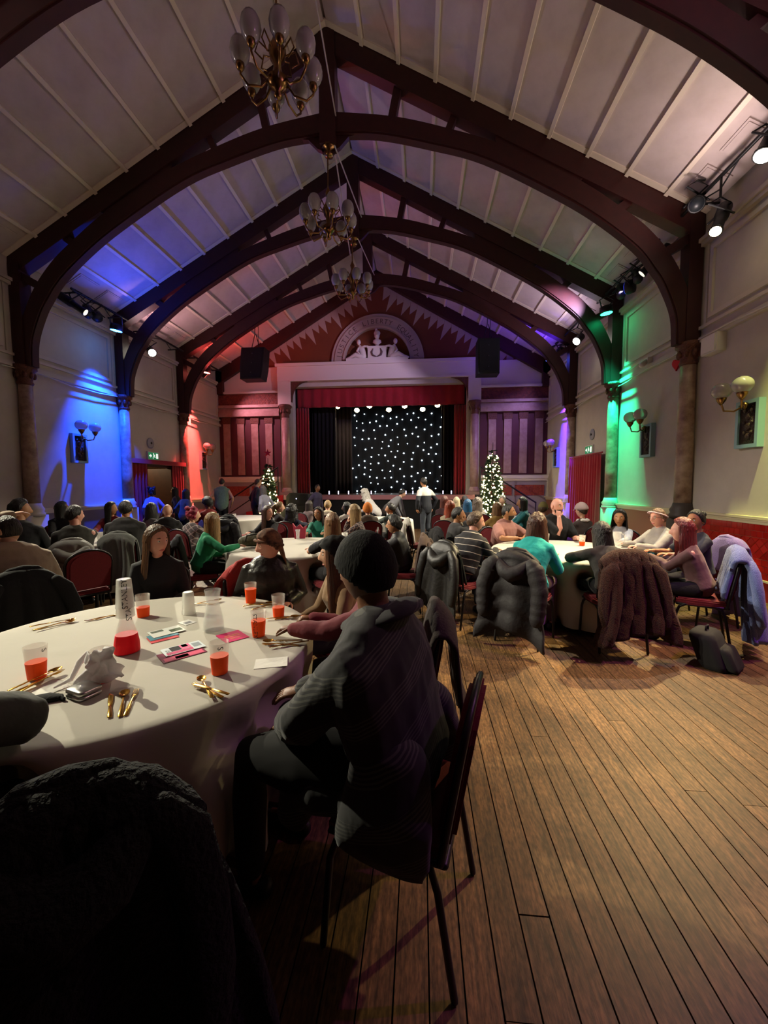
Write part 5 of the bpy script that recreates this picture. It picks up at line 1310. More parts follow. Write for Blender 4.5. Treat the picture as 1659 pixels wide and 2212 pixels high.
TORSO = {'m': [(-.08, .150, .115, 0), (0, .168, .125, 0), (.1, .162, .122, .005), (.22, .168, .124, .008), (.33, .188, .128, .01), (.41, .188, .108, 0), (.455, .15, .085, -.01), (.487, .085, .068, -.008)],
         'f': [(-.08, .158, .118, 0), (0, .174, .128, 0), (.1, .148, .112, 0), (.2, .142, .108, .005), (.31, .163, .128, .02), (.40, .162, .1, 0), (.445, .125, .078, -.01), (.48, .068, .058, -.008)]}
PEOPLE = {}
def person(who, label, head, face, sit=True, lean=8, slean=0, hy=0, hp=0, hr=0, sex='f', fat=1.0, sk='light', top=None, sleeve='long', bottom=None, hair=('short', '3a2a1e'),
           arms=('table', 'table'), vox=.015, eyes=False, hat=None, s=None, chair_=True, coat_=None, loc=None, lowcut=0, glasses=False, beard=None, collar=None, curl=18, legs=None, shoe='141214', elbow=None, hem=None, seat_off=0, crop=False, extra=None, headband=None, scarf=None, vest=None, dep=None, chair_face=None):
    dep = dep or fat
    a = radians(lean); b = radians(slean)
    up = V((sin(b), sin(a)*cos(b), cos(a)*cos(b))).normalized(); fw = V((0, cos(a), -sin(a)))
    Z_ = V((0, 0, 1)); X_ = V((1, 0, 0))
    def lay(s):
        p0 = V((0, -.06, .487+.10*s)) if sit else V((0, 0, .93*s))
        nb = p0+up*.50*s; hd = (up*.55+Z_*.45).normalized()
        return p0, nb, nb+hd*.160*s+V((0, .018, 0))
    fixed = s is not None
    if not fixed:
        lo, hi = .80, 1.22
        for _ in range(30):
            m_ = (lo+hi)/2
            if lay(m_)[2].z < head.z: lo = m_
            else: hi = m_
        s = (lo+hi)/2
    p0, nb, hc = lay(s)
    rz = radians(face)
    if loc is None:
        q = rotz(rz) @ V((hc.x, hc.y, 0)); loc = V((head.x-q.x, head.y-q.y, 0))
    t = thing('person', label, 'person', (loc[0], loc[1], 0), rz)
    hs = lerp(1, s, .4)
    HM = Matrix.Translation(hc) @ Matrix.Rotation(radians(hy), 4, 'Z') @ Matrix.Rotation(radians(-hp), 4, 'X') @ Matrix.Rotation(radians(hr), 4, 'Y') @ Matrix.Scale(hs, 4)
    def T(u, side, f): return p0+up*(u*s)+fw*f+X_*side
    def torso(mb, gr, u0=-1, u1=9, k=1.0):
        rows = [r for r in TORSO[sex] if u0 <= r[0] <= u1]
        if sit:      # flattened on the seat
            b0 = (.482-p0.z+.085*TORSO[sex][0][2]/.115*dep*s)/s; rows = [(min(.07, max(r[0], b0 if r[0] < 0 else b0+.025)), r[1]*(.93 if r[0] < 0 else 1), r[2]*(.85 if r[0] < 0 else 1), r[3]) if r[0] < .05 else r for r in rows]
        mb.tube([T(r[0], 0, r[3]) for r in rows], [((r[1]*fat*s+gr)*k, (r[2]*dep*s+gr)*k) for r in rows], 18, X_)
    loc_known = True
    sw = (.172 if sex == 'm' else .150)*s*(.6+.4*fat)
    A = []
    for i, sd in enumerate((-1, 1)):      # -1 = wearer's left
        sh = T(.415, sd*sw, -.004)
        spec = arms[i]
        if isinstance(spec, tuple): tgt = V(spec)
        elif spec == 'table': tgt = V((sd*.13, .40, .815))
        elif spec == 'lap': tgt = V((sd*.10, .28, .66))
        elif spec == 'chin': tgt = hc+V((sd*.02, .10, -.15))
        elif spec == 'cheek': tgt = hc+V((sd*.08, .06, -.10))
        elif spec == 'down': tgt = T(-.03, sd*(sw+.09), .06)
        elif spec == 'hip': tgt = T(.02, sd*(sw+.02), .14)
        else: tgt = V((sd*.13, .40, .815))
        hint = V((sd*.55, -.35, -1)) if not (elbow and elbow[i]) else V(elbow[i])
        el, wr = ik(sh, tgt, .29*s, .25*s, hint)
        def over(p, rr):      # how far a point of the arm sinks into a table top
            w_ = rotz(radians(face)) @ V((p.x, p.y, 0)); X0, Y0 = (loc[0]+w_.x, loc[1]+w_.y)
            for tx, ty in TB.values():
                if (X0-tx)**2+(Y0-ty)**2 < .945**2 and p.z < .9: return TZ+.004+rr-p.z
            return -1
        if loc_known and sit:
            sunk = lambda e, w: max([over(e.lerp(w, q/6), lerp(.055, .034, q/6)*s) for q in range(7)]+[over(sh.lerp(e, q/4), .06*s) for q in (2, 3)])
            for q in range(1, 13):
                if sunk(el, wr) <= .003: break
                h2_ = hint.normalized().lerp(V((sd*1.0, .1, .30)).normalized(), q/12)
                tgt = V((tgt.x, tgt.y, max(tgt.z, TZ+.045+.004*q) if tgt.z > .74 else tgt.z)); el, wr = ik(sh, tgt, .29*s, .25*s, h2_)
        A.append((sd, sh, el, wr))
    # body -----------------------------------------------------------------
    body = MB(); torso(body, -.004)
    body.tube([nb-up*.06*s, nb, hc-V((0, .012, .03))], [(.062*s, .058*s), (.054*s, .056*s), (.052*s, .058*s)] if sex == 'm' else [(.052*s, .05*s), (.044*s, .047*s), (.043*s, .05*s)], 12, X_)
    for sd, sh, el, wr in A:
        k = s*(.75+.25*fat)*(1 if sex == 'm' else .88)
        body.tube([sh, sh.lerp(el, .35), el, el.lerp(wr, .3), wr], [.05*k, .047*k, .04*k, .041*k, .027*k], 10)
    if sit:
        L_ = legs or [((sd*.09, .0, max(p0.z-.02, .476+.092*s*fat)), (sd*.115, .40*s, max(.535, .478+.07*s)), (sd*.12, .39*s+.02, .10), (sd*.13, .52*s, .045)) for sd in (-1, 1)]
    else:
        L_ = legs or [((sd*.085*s, 0, p0.z-.03), (sd*.09*s, .03, .49*s), (sd*.095*s, -.01, .09), (sd*.11*s, .13, .04)) for sd in (-1, 1)]
    R3 = rotz(rz); o3 = V((loc[0], loc[1], 0))
    for h_, k_, an, to in L_:
        h_, k_, an, to = V(h_), V(k_), V(an), V(to)
        PRESS.append((o3+R3 @ p0, o3+R3 @ T(.16, 0, 0), .13*dep*s))
        PRESS.extend([(o3+R3 @ h_, o3+R3 @ k_, .088*s*fat), (o3+R3 @ k_, o3+R3 @ an, .066*s), (o3+R3 @ V((an.x, an.y, .05)), o3+R3 @ V((to.x, to.y+.04, .04)), .055)])
        body.tube([h_, h_.lerp(k_, .5), k_, k_.lerp(an, .3), an], [.08*s, .07*s, .054*s, .052*s, .036*s], 12)
        body.tube([an+V((0, -.03, -.04)), to], [(.032, .03), (.034, .02)], 8)
    bm = remesh(body, max(vox, .012), 2, 'body', [skin(sk)])
    post = MB()
    n1, n2 = (40, 30) if vox < .013 else (26, 20)
    head_surface(post, HM, n1, n2)
    for sd in (-1, 1):
        post.ball(HM @ V((sd*.077, -.012, -.004)), (.012*hs, .02*hs, .031*hs), 8, 6, HM.to_3x3().normalized())
    for sd, sh, el, wr in A:
        d = (wr-el).normalized()
        n = V((0, 0, -1)) if abs(d.z) < .75 else V((-sd, 0, 0))
        if arms[0 if sd < 0 else 1] in ('chin', 'cheek'): n = (hc-wr).normalized()
        hand(post, wr, d if abs(d.z) > .5 else V((d.x, d.y+.2, max(min(d.z, .1), -.12) if wr.z < .9 else d.z-.25)).normalized(), n, -sd, s*(1 if sex == 'm' else .9), curl)
    bmx = bmesh.new(); bmx.from_mesh(bm); tmp = post.mesh('x', [skin(sk)]); bmx.from_mesh(tmp); bmx.to_mesh(bm); bmx.free(); bpy.data.meshes.remove(tmp)
    bm.polygons.foreach_set('use_smooth', [True]*len(bm.polygons))
    bo = put('body', bm, t)
    # clothes --------------------------------------------------------------
    tp = MB(); gr = .012*fat
    torso(tp, gr, u1=.46 if not lowcut else .42)
    if hem: tp.tube([T(-.04 if not sit else .06, 0, 0), T(-.12 if not sit else .0, 0, .02), T(-.2 if not sit else .03, 0, .03)], [(.18*fat*s, .14*fat*s), (.19*fat*s, .15*fat*s), (.2*fat*s, .16*fat*s)], 16, X_)
    for sd, sh, el, wr in A:
        k = s*(.7+.3*fat)*(1 if sex == 'm' else .88)
        if sleeve == 'long': tp.tube([sh-X_*sd*.03, sh, sh.lerp(el, .4), el, el.lerp(wr, .4), wr-(wr-el)*.04], [.062*k+gr, .060*k+gr, .056*k+gr, .050*k+gr, .046*k+gr, .032*k+gr], 12)
        elif sleeve == 'short': tp.tube([sh-X_*sd*.03, sh, sh.lerp(el, .4), sh.lerp(el, .72)], [.062*k+gr, .060*k+gr, .060*k+gr, .058*k+gr], 12)
        else: tp.tube([sh-X_*sd*.03, sh], [.058*k+gr, .05*k+gr], 12)
    tm = remesh(tp, vox, 2, 'top', [top])
    amp = .007 if vox < .013 else .006
    nvx = len(tm.vertices); co = [0.0]*(3*nvx); no = [0.0]*(3*nvx)
    tm.vertices.foreach_get('co', co); tm.vertices.foreach_get('normal', no)
    for i in range(0, 3*nvx, 3):
        x_, y_, z_ = co[i:i+3]; w_ = amp*noise.noise((x_*9, y_*9, z_*5))+.5*amp*noise.noise((x_*22, y_*22, z_*11))
        co[i] += no[i]*w_; co[i+1] += no[i+1]*w_; co[i+2] += no[i+2]*w_
    tm.vertices.foreach_set('co', co); tm.update()
    to_ = put('top', tm, t)
    bt = MB(); torso(bt, .006, u1=.12)
    for h_, k_, an, to in L_:
        h_, k_, an, to = V(h_), V(k_), V(an), V(to)
        bt.tube([h_, h_.lerp(k_, .5), k_, k_.lerp(an, .35), an+V((0, 0, .02))], [.092*s*fat, .082*s*fat, .066*s, .062*s, .052*s], 14)
    put('trousers', remesh(bt, max(vox, .016), 2, 'trousers', [bottom or M_BLKC]), t)
    for h_, k_, an, to in L_:
        an, to = V(an), V(to); q = V((to.x-an.x, to.y-an.y, 0)); q = q.normalized() if q.length > .01 else V((0, 1, 0)); sd_ = V((q.y, -q.x, 0))
        base = V((an.x, an.y, .045))
        MB().tube([base-q*.06, base, base+q*.09+V((0, 0, -.008)), base+q*.17+V((0, 0, -.018))], [(.034, .04), (.038, .044), (.042, .034), (.034, .024)], 10, sd_).tube([base+V((0, 0, .01)), base+V((0, 0, .06))], .036, 8).build('shoe', mat('shoe_'+shoe, shoe, .45), t)
    if collar:
        c0 = T(.462, 0, 0)
        ring = [c0+X_*(.072*s*fat*cos(k*pi/8))+fw*(.066*s*sin(k*pi/8)-.006)+up*(.018+.012*sin(k*pi/8+pi)) for k in range(17)]
        MB().tube(ring, [(.012, .028)]*17, 8, up).build('collar', collar, to_)
    # hair -----------------------------------------------------------------
    st_, hcx = hair
    if st_ != 'none':
        hm_ = hairm(hcx); hb = MB(); sd_ = sum(map(ord, who)) % 17
        k1, k2 = (60, 40) if vox < .013 else (34, 24)
        if st_ == 'short': head_surface(hb, HM, k1, k2, .013, None, .35, sd_, .08)
        elif st_ == 'buzz': head_surface(hb, HM, k1, k2, .0035, None, .2, sd_)
        elif st_ == 'thick': head_surface(hb, HM, k1, k2, .026, None, .5, sd_, .12)
        elif st_ == 'fringe': head_surface(hb, HM, k1, k2, .008, lambda p: .9 if abs((p+pi) % (2*pi)-pi) < 1.5 else lerp(.15, -.62, min(1, (abs((p+pi) % (2*pi)-pi)-1.5)/1.4)) if False else (2 if abs((p+pi) % (2*pi)-pi) < 1.45 else -.55), .2, sd_)
        elif st_ == 'afro': head_surface(hb, HM, k1, k2, .05, None, .35, sd_, .03)
        elif st_ == 'bob': head_surface(hb, HM, k1, k2, .02, None, .25, sd_, .1); hair_fall(hb, HM, .17, 122, .008, .01, seed=sd_)
        elif st_ == 'long': head_surface(hb, HM, k1, k2, .02, None, .25, sd_, .1); hair_fall(hb, HM, .30, 118, .012, .015, seed=sd_)
        elif st_ == 'vlong': head_surface(hb, HM, k1, k2, .018, None, .25, sd_, .1); hair_fall(hb, HM, .44, 122, .02, .02, seed=sd_)
        elif st_ == 'wavy': head_surface(hb, HM, k1, k2, .026, None, .4, sd_, .14); hair_fall(hb, HM, .29, 116, .03, .06, seed=sd_, ax0=.1, ay0=.122)
        elif st_ == 'curly':
            head_surface(hb, HM, k1, k2, .045, None, .5, sd_, .1); hair_fall(hb, HM, .22, 118, .03, .05, seed=sd_, ax0=.112, ay0=.135)
            r_ = random.Random(sd_)
            for q in range(60):
                aa = r_.uniform(.7, 2*pi-.7); zz = r_.uniform(-.2, .13); rr = .105 if zz < .05 else .085
                hb.ball(HM @ V((rr*sin(aa), rr*1.1*cos(aa), zz)), r_.uniform(.016, .03), 6, 5)
        elif st_ == 'bun': head_surface(hb, HM, k1, k2, .014, None, .25, sd_, .1); hb.ball(HM @ V((0, -.10, .07)), (.045, .045, .04), 12, 8)
        elif st_ == 'updo':
            head_surface(hb, HM, k1, k2, .022, None, .4, sd_, .14); r_ = random.Random(sd_)
            for q in range(26):
                aa = r_.uniform(1.6, 2*pi-1.6); hb.ball(HM @ V((.075*sin(aa), .095*cos(aa), r_.uniform(-.06, .13))), r_.uniform(.025, .045), 8, 6)
        elif st_ == 'pony': head_surface(hb, HM, k1, k2, .014, None, .25, sd_, .1); hb.tube([HM @ V((0, -.1, .05)), HM @ V((0, -.15, .0)), HM @ V((0, -.15, -.12)), HM @ V((0, -.13, -.24))], [.03, .038, .034, .012], 10)
        put('hair', hb.mesh('hair', hm_), t)
    # headwear -------------------------------------------------------------
    if hat:
        kind, hmn = hat; hb = MB()
        if kind == 'beanie':
            head_surface(hb, HM, 48, 34, .026, lambda p: lerp(.12, -.60, sstep(.5, 2.4, abs((p+pi) % (2*pi)-pi))), .08, 3, .02)
            rb = [HM @ V((.090*sin(q*pi/12), .117*cos(q*pi/12), lerp(.02, -.075, (1-cos(q*pi/12))/2))) for q in range(25)]
        elif kind == 'beret':
            head_surface(hb, HM, 44, 30, .03, lambda p: lerp(.22, -.45, sstep(.5, 2.4, abs((p+pi) % (2*pi)-pi))), .1, 3, .01); hb.ball(HM @ V((0, -.035, .075)), (.105*hs, .125*hs, .07*hs), 18, 12, HM.to_3x3().normalized())
        elif kind == 'scarf':
            head_surface(hb, HM, 48, 34, .018, lambda p: lerp(.46, -.5, sstep(.6, 2.2, abs((p+pi) % (2*pi)-pi))), .3, 3, .06)
            hb.tube([HM @ V((0, -.075, -.03)), HM @ V((.0, -.09, -.09)), HM @ V((.01, -.095, -.16)), HM @ V((.015, -.095, -.24))], [(.05, .03), (.06, .016), (.065, .012), (.05, .006)], 12, HM.to_3x3() @ X_)
            hb.tube([HM @ V((.088*sin(q*pi/9), .109*cos(q*pi/9), lerp(.062, -.03, (1-cos(q*pi/9))/2))) for q in range(19)], .012, 8)
        elif kind == 'cap':
            head_surface(hb, HM, 40, 28, .016, lambda p: .08, .05, 3)
            hb.sheet(lambda u, v: HM @ V(((2*u-1)*.085, .075+.09*v*(1-(2*u-1)**2*.6), .03-.02*v-.02*(2*u-1)**2)), 10, 6, .006)
        elif kind == 'flatcap':
            head_surface(hb, HM, 40, 28, .03, lambda p: .05, .15, 3); hb.sheet(lambda u, v: HM @ V(((2*u-1)*.08, .085+.055*v*(1-(2*u-1)**2*.6), .035-.02*v-.015*(2*u-1)**2)), 10, 6, .008)
        elif kind == 'bonnet': head_surface(hb, HM, 40, 28, .03, lambda p: lerp(.35, -.5, sstep(.6, 2.4, abs((p+pi) % (2*pi)-pi))), .35, 3)
        put('hat', hb.mesh('hat', hmn), t)
    if headband:
        put('headband', MB().tube([HM @ V((.092*sin(q*pi/10), .114*cos(q*pi/10), lerp(.085, .01, (1-cos(q*pi/10))/2))) for q in range(21)], [(.008, .022)]*21, 8).mesh('headband', headband), t)
    if beard:
        bb = MB()
        def bf(u, v):
            ph = lerp(-1.45, 1.45, u); th = lerp(1.95, 2.75, v); p = headpt(th, ph); n = p.normalized(); e = (1-abs(2*u-1)**4)
            if th < 2.25 and abs(ph) < .28: return HM @ (p-n*.004)
            return HM @ (p+n*.006*e)
        bb.grid(bf, 24, 10); put('beard', bb.mesh('beard', hairm(beard)), t)
    if eyes:
        for sd in (-1, 1):
            e = MB().ball(HM @ V((sd*.031, .0765, .009)), .0115*hs, 10, 8); e.cur = 1
            e.ball(HM @ V((sd*.031, .0845, .009)), (.0055*hs, .0045*hs, .0055*hs), 8, 6, HM.to_3x3().normalized())
            e.build('eye', [mat('eye_white', 'd8d0c8', .3), mat('iris_dark', '241812', .2)], t)
            MB().tube([HM @ V((sd*.014, .0885, .028)), HM @ V((sd*.03, .089, .034)), HM @ V((sd*.047, .076, .030))], [.003, .0045, .0025], 6).build('eyebrow', hairm(hcx if st_ != 'none' else '3a2a20'), t)
        MB().tube([HM @ V((sx*.024, .0865-abs(sx)*.012, -.0695)) for sx in (-1, -.5, 0, .5, 1)], [(.002, .003), (.0035, .006), (.0035, .006), (.0035, .006), (.002, .003)], 8, HM.to_3x3() @ V((0, 1, 0))).build('lips', mat('lip_'+sk, {'light': 'a05a50', 'pink': 'b05a58', 'tan': '7c4638', 'brown': '562a24', 'dark': '3a1c1a'}[sk], .45), t)
    if glasses:
        gm = MB()
        for sd in (-1, 1):
            gm.tube([HM @ V((sd*.031+.022*cos(q*pi/7), .094-.1*abs(.022*cos(q*pi/7)), .008+.018*sin(q*pi/7))) for q in range(15)], .0018, 5)
            gm.tube([HM @ V((sd*.053, .09, .012)), HM @ V((sd*.078, .02, .012)), HM @ V((sd*.08, -.02, .005))], .0018, 5)
        gm.tube([HM @ V((-.009, .1, .01)), HM @ V((.009, .1, .01))], .0018, 5); gm.build('glasses', M_BLK2, t)
    if scarf:
        c0 = T(.47, 0, .0); put('scarf', MB().tube([c0+X_*(.085*cos(k*pi/8))*s+fw*(.08*sin(k*pi/8))*s+Z_*(.01*sin(k*2)) for k in range(17)], [(.03, .035)]*17, 10).tube([c0+fw*.09+X_*.02, c0+fw*.12-up*.1+X_*.03, c0+fw*.13-up*.2+X_*.04], [(.035, .02), (.045, .02), (.05, .015)], 10, X_).mesh('scarf', scarf), t)
    if extra: extra(t, T, HM, A, s)
    if sit and chair_:
        off = 0           # set the chair back until the wearer's back only presses the pad
        for u_, w_, d_, f_ in TORSO[sex]:
            q = T(u_, 0, f_); bk = q.y-(d_*dep*s+.012*fat)
            if .48 < q.z < .93: off = min(off, bk-(-.16-(q.z-.45)*.17)+.012-(.03 if coat_ else 0))
        if chair_face is None: seat_off = min(seat_off, off); rc = rz
        else: rc = radians(chair_face)
        dr = rotz(rc) @ V((0, seat_off, 0))
        chair('red banquet chair under the '+who, loc[0]+dr.x, loc[1]+dr.y, rc)
        if coat_:
            k = dict(coat_); lb = k.pop('label'); m_ = k.pop('m'); coat(lb, loc[0]+dr.x, loc[1]+dr.y, rc, m_, **k)
    PEOPLE[who] = t
    return t
def H(px, py, Y): return atY(px, py, Y)
def FT(h, key):
    x, y = TB[key]; return math.degrees(math.atan2(-(x-h.x), y-h.y))
def rel(world, face): return (world-face+180) % 360-180
def loc2(loc, face, w): 
    q = rotz(-radians(face)) @ V((w[0]-loc[0], w[1]-loc[1], 0)); return (q.x, q.y, w[2])
def seated(who, label, px, py, Y, key=None, face=None, look=None, **k):
    h = H(px, py, Y); f = FT(h, key) if face is None else face
    hy = max(-80, min(80, rel(look, f))) if look is not None else 0
    return person(who, label, h, f, hy=k.pop('hy', hy), **k)
NEARV = .0105
# --- near table
PLAID = band_mat('plaid_overcoat', '1e1d20', '44433f', [(-.26, .4, .87)], .0115, .45, group=(.135, .44))
def p1x(t, T, HM, A, s):
    # raised coat collar and heavy sleeve folds
    c0 = T(.468, 0, -.01); m = MB()
    ring = [c0+V((.105*cos(k*pi/9), 0, 0))+V((0, .095*sin(k*pi/9)-.01, .045-.045*sin(k*pi/9))) for k in range(19)]
    m.tube(ring, [(.018, .058)]*19, 10, V((0, 0, 1))); m.build('coat_collar', PLAID, t)
    q = MB()
    q.tube([T(.0, -.15, .06), V((-.17, .20, .56)), V((-.18, .28, .50)), V((-.19, .31, .40))], [(.09, .10), (.10, .09), (.08, .05), (.06, .025)], 14, V((0, 1, 0)))
    q.tube([T(.0, .15, .06), V((.17, .20, .56)), V((.2, .26, .46))], [(.09, .10), (.10, .09), (.07, .05)], 14, V((0, 1, 0)))
    for sg in (-1, 1):
        q.tube([T(.12, sg*.2, -.04), V((sg*.27, -.08, .58)), V((sg*.265, -.06, .48)), V((sg*.255, -.05, .42))], [(.13, .09), (.15, .06), (.16, .04), (.15, .02)], 16, V((0, 1, 0)))
    put('coat_skirt', remesh(q, .012, 2, 'coat_skirt', [PLAID]), t)
h1 = H(808, 1240, 1.40)
person('man in plaid coat and beanie', 'person in grey plaid overcoat and black beanie seated with back turned at the near table', h1, 75.5, lean=12, hy=-14, hp=6, sex='m', fat=1.5, dep=1.12, sk='brown', top=PLAID, bottom=mat('black_trousers', '0d0c0e', .95), hair=('buzz', '14100e'),
       arms=((-.05, .40, .665), (.1, .42, .72)), elbow=((-.9, .35, -.6), None), vox=.0095, hat=('beanie', mat('black_beanie_knit', '0b0b0d', .95, bump=(120, .6, .006), stretch=(1, 1, .3))), extra=p1x, loc=(-.115, 1.434), seat_off=0, legs=[((sd*.1, 0, .625), (sd*.14, .52, .565), (sd*.15, .52, .10), (sd*.16, .64, .045)) for sd in (-1, 1)])
h2 = H(782, 1232, 2.14)
person('person in maroon jumper', 'person in maroon jumper holding a fork, hidden behind the beanie wearer', h2, 92, lean=14, hp=12, sk='brown', fat=1.2, top=cloth('701c2a'), hair=('bob', '17110e'), arms=((-.03, .50, .812), (.16, .40, .815)), elbow=((-.5, -.2, -1), None), vox=.011, curl=32,
       coat_=dict(label='dark brown jacket hung over the chair of the person in maroon jumper', m=mat('dark_brown_cloth', '2e2422', .9, bump=(80, .3)), W=.225, zb=.36, seed=1.3, sleeves=False, amp=.015))
seated('woman in black beret', 'long haired woman in black beret and sand coloured top in profile at the near table', 722, 1199, 2.74, 'near', look=100, sk='light', top=cloth('8a6b4c'), hair=('vlong', '5a3420'), hat=('bonnet', mat('black_felt', '0c0b0d', .95)), arms=('lap', 'lap'), vox=.0115, eyes=True, lean=10)
SCARFM = mat('patterned_headscarf', '8a5f48', .85, noise_=(16, .14), col2='2e1c1a', bump=(14, .5, .01))
LEATHJ = mat('brown_black_leather', '2b2725', .38, noise_=(9, .3), col2='1c1918', bump=(16, .7, .015))
seated('person in headscarf', 'person in patterned brown headscarf and dark leather jacket looking left', 582, 1176, 3.08, face=-158, look=112, sk='pink', sex='m', fat=1.2, top=LEATHJ, hair=('none', '3a2a20'), hat=('scarf', SCARFM), arms=((-.13, .13, .68), (.13, .13, .68)), legs=[((sd*.09, 0, .59), (sd*.115, .40, .55), (sd*.12, .20, .10), (sd*.13, .33, .045)) for sd in (-1, 1)], vox=NEARV, eyes=True, lean=7, hp=10,
       collar=LEATHJ, coat_=dict(label='red woollen cardigan hung over the chair of the headscarf wearer', m=M_REDC, W=.28, zb=.3, amp=.02, sleeves=False, seed=2), chair_face=-118, seat_off=-.05)
seated('brown haired woman in black', 'woman with straight brown shoulder length hair in black top looking right', 338, 1168, 3.06, 'near', look=-112, sk='pink', top=cloth('15141b'), hair=('long', '6b4426'), arms=('lap', 'lap'), vox=NEARV, eyes=True, lean=12, hp=4, fat=1.05)
# arm at the left picture edge
f = -14; lc = (-1.57, .74)
person('person in grey sleeve', 'person in thick olive grey sleeve leaning an elbow on the near table', V((-1.5, 1.1, 1.2)), f, lean=30, sex='m', fat=1.25, s=1.12, sk='light', top=cloth('3c3d38'), loc=lc, arms=((-.2, .4, .8), loc2(lc, f, (-1.52, 1.25, .82))), elbow=(None, (1, .55, -.25)), vox=.012, hair=('short', '2a2018'))
# fur coat on the empty chair in front
chair('empty chair in front of the near table under the black fur coat', -.94, 1.0, radians(36))
coat('large black shaggy coat over the empty chair of the near table', -.94, 1.0, radians(36), M_BLKFUR, W=.44, zb=.04, folds=3, amp=.05, hood=True, seed=3.3, fur=.022, th=.03, top=.925)
# empty red chair and beige pullover person by the left edge
rc_ = (-3.72, 4.05)
chair('empty red banquet chair turned to the left beside the beige pullover wearer', rc_[0], rc_[1], radians(62))
seated('person in beige pullover', 'balding person in beige pullover with raised hand beside the empty red chair', 16, 1146, 3.06, face=58, look=95, sex='m', fat=1.35, sk='light', top=cloth('a08c76'), hair=('fringe', '2a1f16'), arms=((.04, .16, 1.36), (.2, .3, .8)), elbow=((-1, .3, .2), None), vox=.012, lean=14, hp=8,
       coat_=dict(label='black coat over the chair of the beige pullover wearer', m=M_BLKC, W=.36, zb=.1, seed=1.2, amp=.04))
# --- left table
seated('person in black tee', 'dark haired person in black tee shirt and blue sleeve facing right by the left wall', 44, 1102, 4.7, face=20, look=-55, sex='m', sk='tan', top=cloth('121116'), sleeve='short', hair=('thick', '15100e'), arms=('table', 'table'), lean=14, fat=1.1)
seated('man in grey sweater', 'man with fade haircut in dark grey sweater leaning a hand on his chin', 161, 1113, 4.72, 'left', look=-15, sex='m', sk='pink', top=cloth('35352f'), hair=('short', '1c1613'), arms=('table', 'chin'), vox=.013, lean=10,
       coat_=dict(label='grey quilted jacket hung over the chair of the man in grey sweater', m=M_GREYP, W=.3, zb=.45, quilt=7, sleeves=False, hood=True, seed=1.5))
seated('man in black shirt', 'man with short black hair in black shirt seen from behind at the left table', 272, 1100, 5.5, face=22, sex='m', sk='tan', top=cloth('1d1c1c'), hair=('short', '131010'), arms=('table', 'table'), vox=.013, lean=10, fat=1.15, collar=cloth('1d1c1c'),
       coat_=dict(label='long grey coat hung over the chair of the man in black shirt', m=M_GREYC, W=.23, zb=.22, folds=5, amp=.03, sleeves=False, seed=.7))
seated('dark haired person by the blue wall', 'person with dark hair in black sitting before the blue wall', 134, 1099, 6.6, 'left', look=-40, sk='brown', top=cloth('101014'), hair=('bob', '0f0c0c'), lean=8)
seated('woman in red jumper', 'woman with dark bob and red jumper in front of the blue wall', 240, 1099, 6.9, 'left', look=-60, sk='tan', top=cloth('7a1420'), hair=('long', '14100f'), lean=6)
seated('woman in grey top', 'woman with long dark hair and grey top near the doorway', 327, 1101, 7.2, face=-20, look=20, sk='brown', top=cloth('6a6a70'), hair=('wavy', '120e0e'), lean=8)
seated('bald man in black hood', 'bald man in black hooded top seen from behind', 362, 1104, 6.7, face=12, sex='m', sk='light', top=cloth('121114'), hair=('none', '2a2018'), lean=8, collar=cloth('121114'), fat=1.1)
seated('pink haired woman', 'woman with bright pink curly hair in patterned grey top', 418, 1113, 6.2, face=-15, look=-45, sk='light', top=band_mat('grey_pattern_top', '4a4244', '9a8a88', [(.7, .2, .7), (.7, -.2, -.6)], .07, .14), hair=('updo', 'b02848'), lean=12)
# --- middle table
seated('woman in green jumper', 'blonde woman in emerald green jumper seen from behind at the middle table', 459, 1128, 4.95, 'mid', look=-20, sk='light', top=cloth('0f8a5a'), hair=('long', 'b08a58'), lean=16, vox=.0125, arms=((-.14, .2, .68), 'table'), fat=1.08,
       coat_=dict(label='black coat over the chair of the woman in green jumper', m=M_BLKC, W=.28, zb=.3, sleeves=True, seed=2.1))
seated('brown haired woman in charcoal', 'woman with brown fringe in charcoal top turned to the right at the middle table', 578, 1108, 6.75, face=170, look=-110, sk='pink', top=cloth('1c1a1e'), hair=('long', '4a2c1a'), eyes=True, vox=.0135, lean=10)
seated('blonde bob woman', 'woman with light brown bob in black top seen from behind', 718, 1131, 4.62, 'mid', look=20, sk='light', top=cloth('121116'), sleeve='short', hair=('bob', 'a07850'), lean=10, vox=.0125, fat=1.1)
seated('woman in green cardigan', 'smiling woman with glasses in green cardigan over printed blue top', 688, 1110, 6.85, face=185, look=165, sk='tan', top=cloth('1f7a64'), hair=('long', '2a1610'), glasses=True, eyes=True, vox=.0135, arms=('table', 'table'))
seated('blonde woman in dotted blouse', 'long haired blonde woman in dark dotted blouse facing left', 765, 1107, 6.25, face=95, look=88, sk='light', top=band_mat('dotted_blouse', '2c2226', '8a7068', [(.6, .5, .6), (.6, -.5, -.6)], .04, .2), hair=('long', 'c2a070'), eyes=True, vox=.0135, arms=('table', 'chin'), lean=14)
seated('man with glasses in puffer', 'dark haired man with glasses in black puffer jacket facing left', 851, 1134, 5.15, face=88, look=82, sex='m', sk='tan', top=M_PUFF, hair=('thick', '1a1614'), glasses=True, eyes=True, vox=.013, fat=1.15, lean=14,
       coat_=dict(label='brown jacket hung over the chair of the man with glasses', m=M_BROWNC, W=.22, zb=.2, seed=.4, folds=3))
seated('curly haired woman in navy', 'woman with long dark curly hair in navy top seen from behind', 630, 1107, 7.55, face=-10, sk='tan', top=cloth('1a1f3c'), hair=('curly', '17110f'), lean=6)
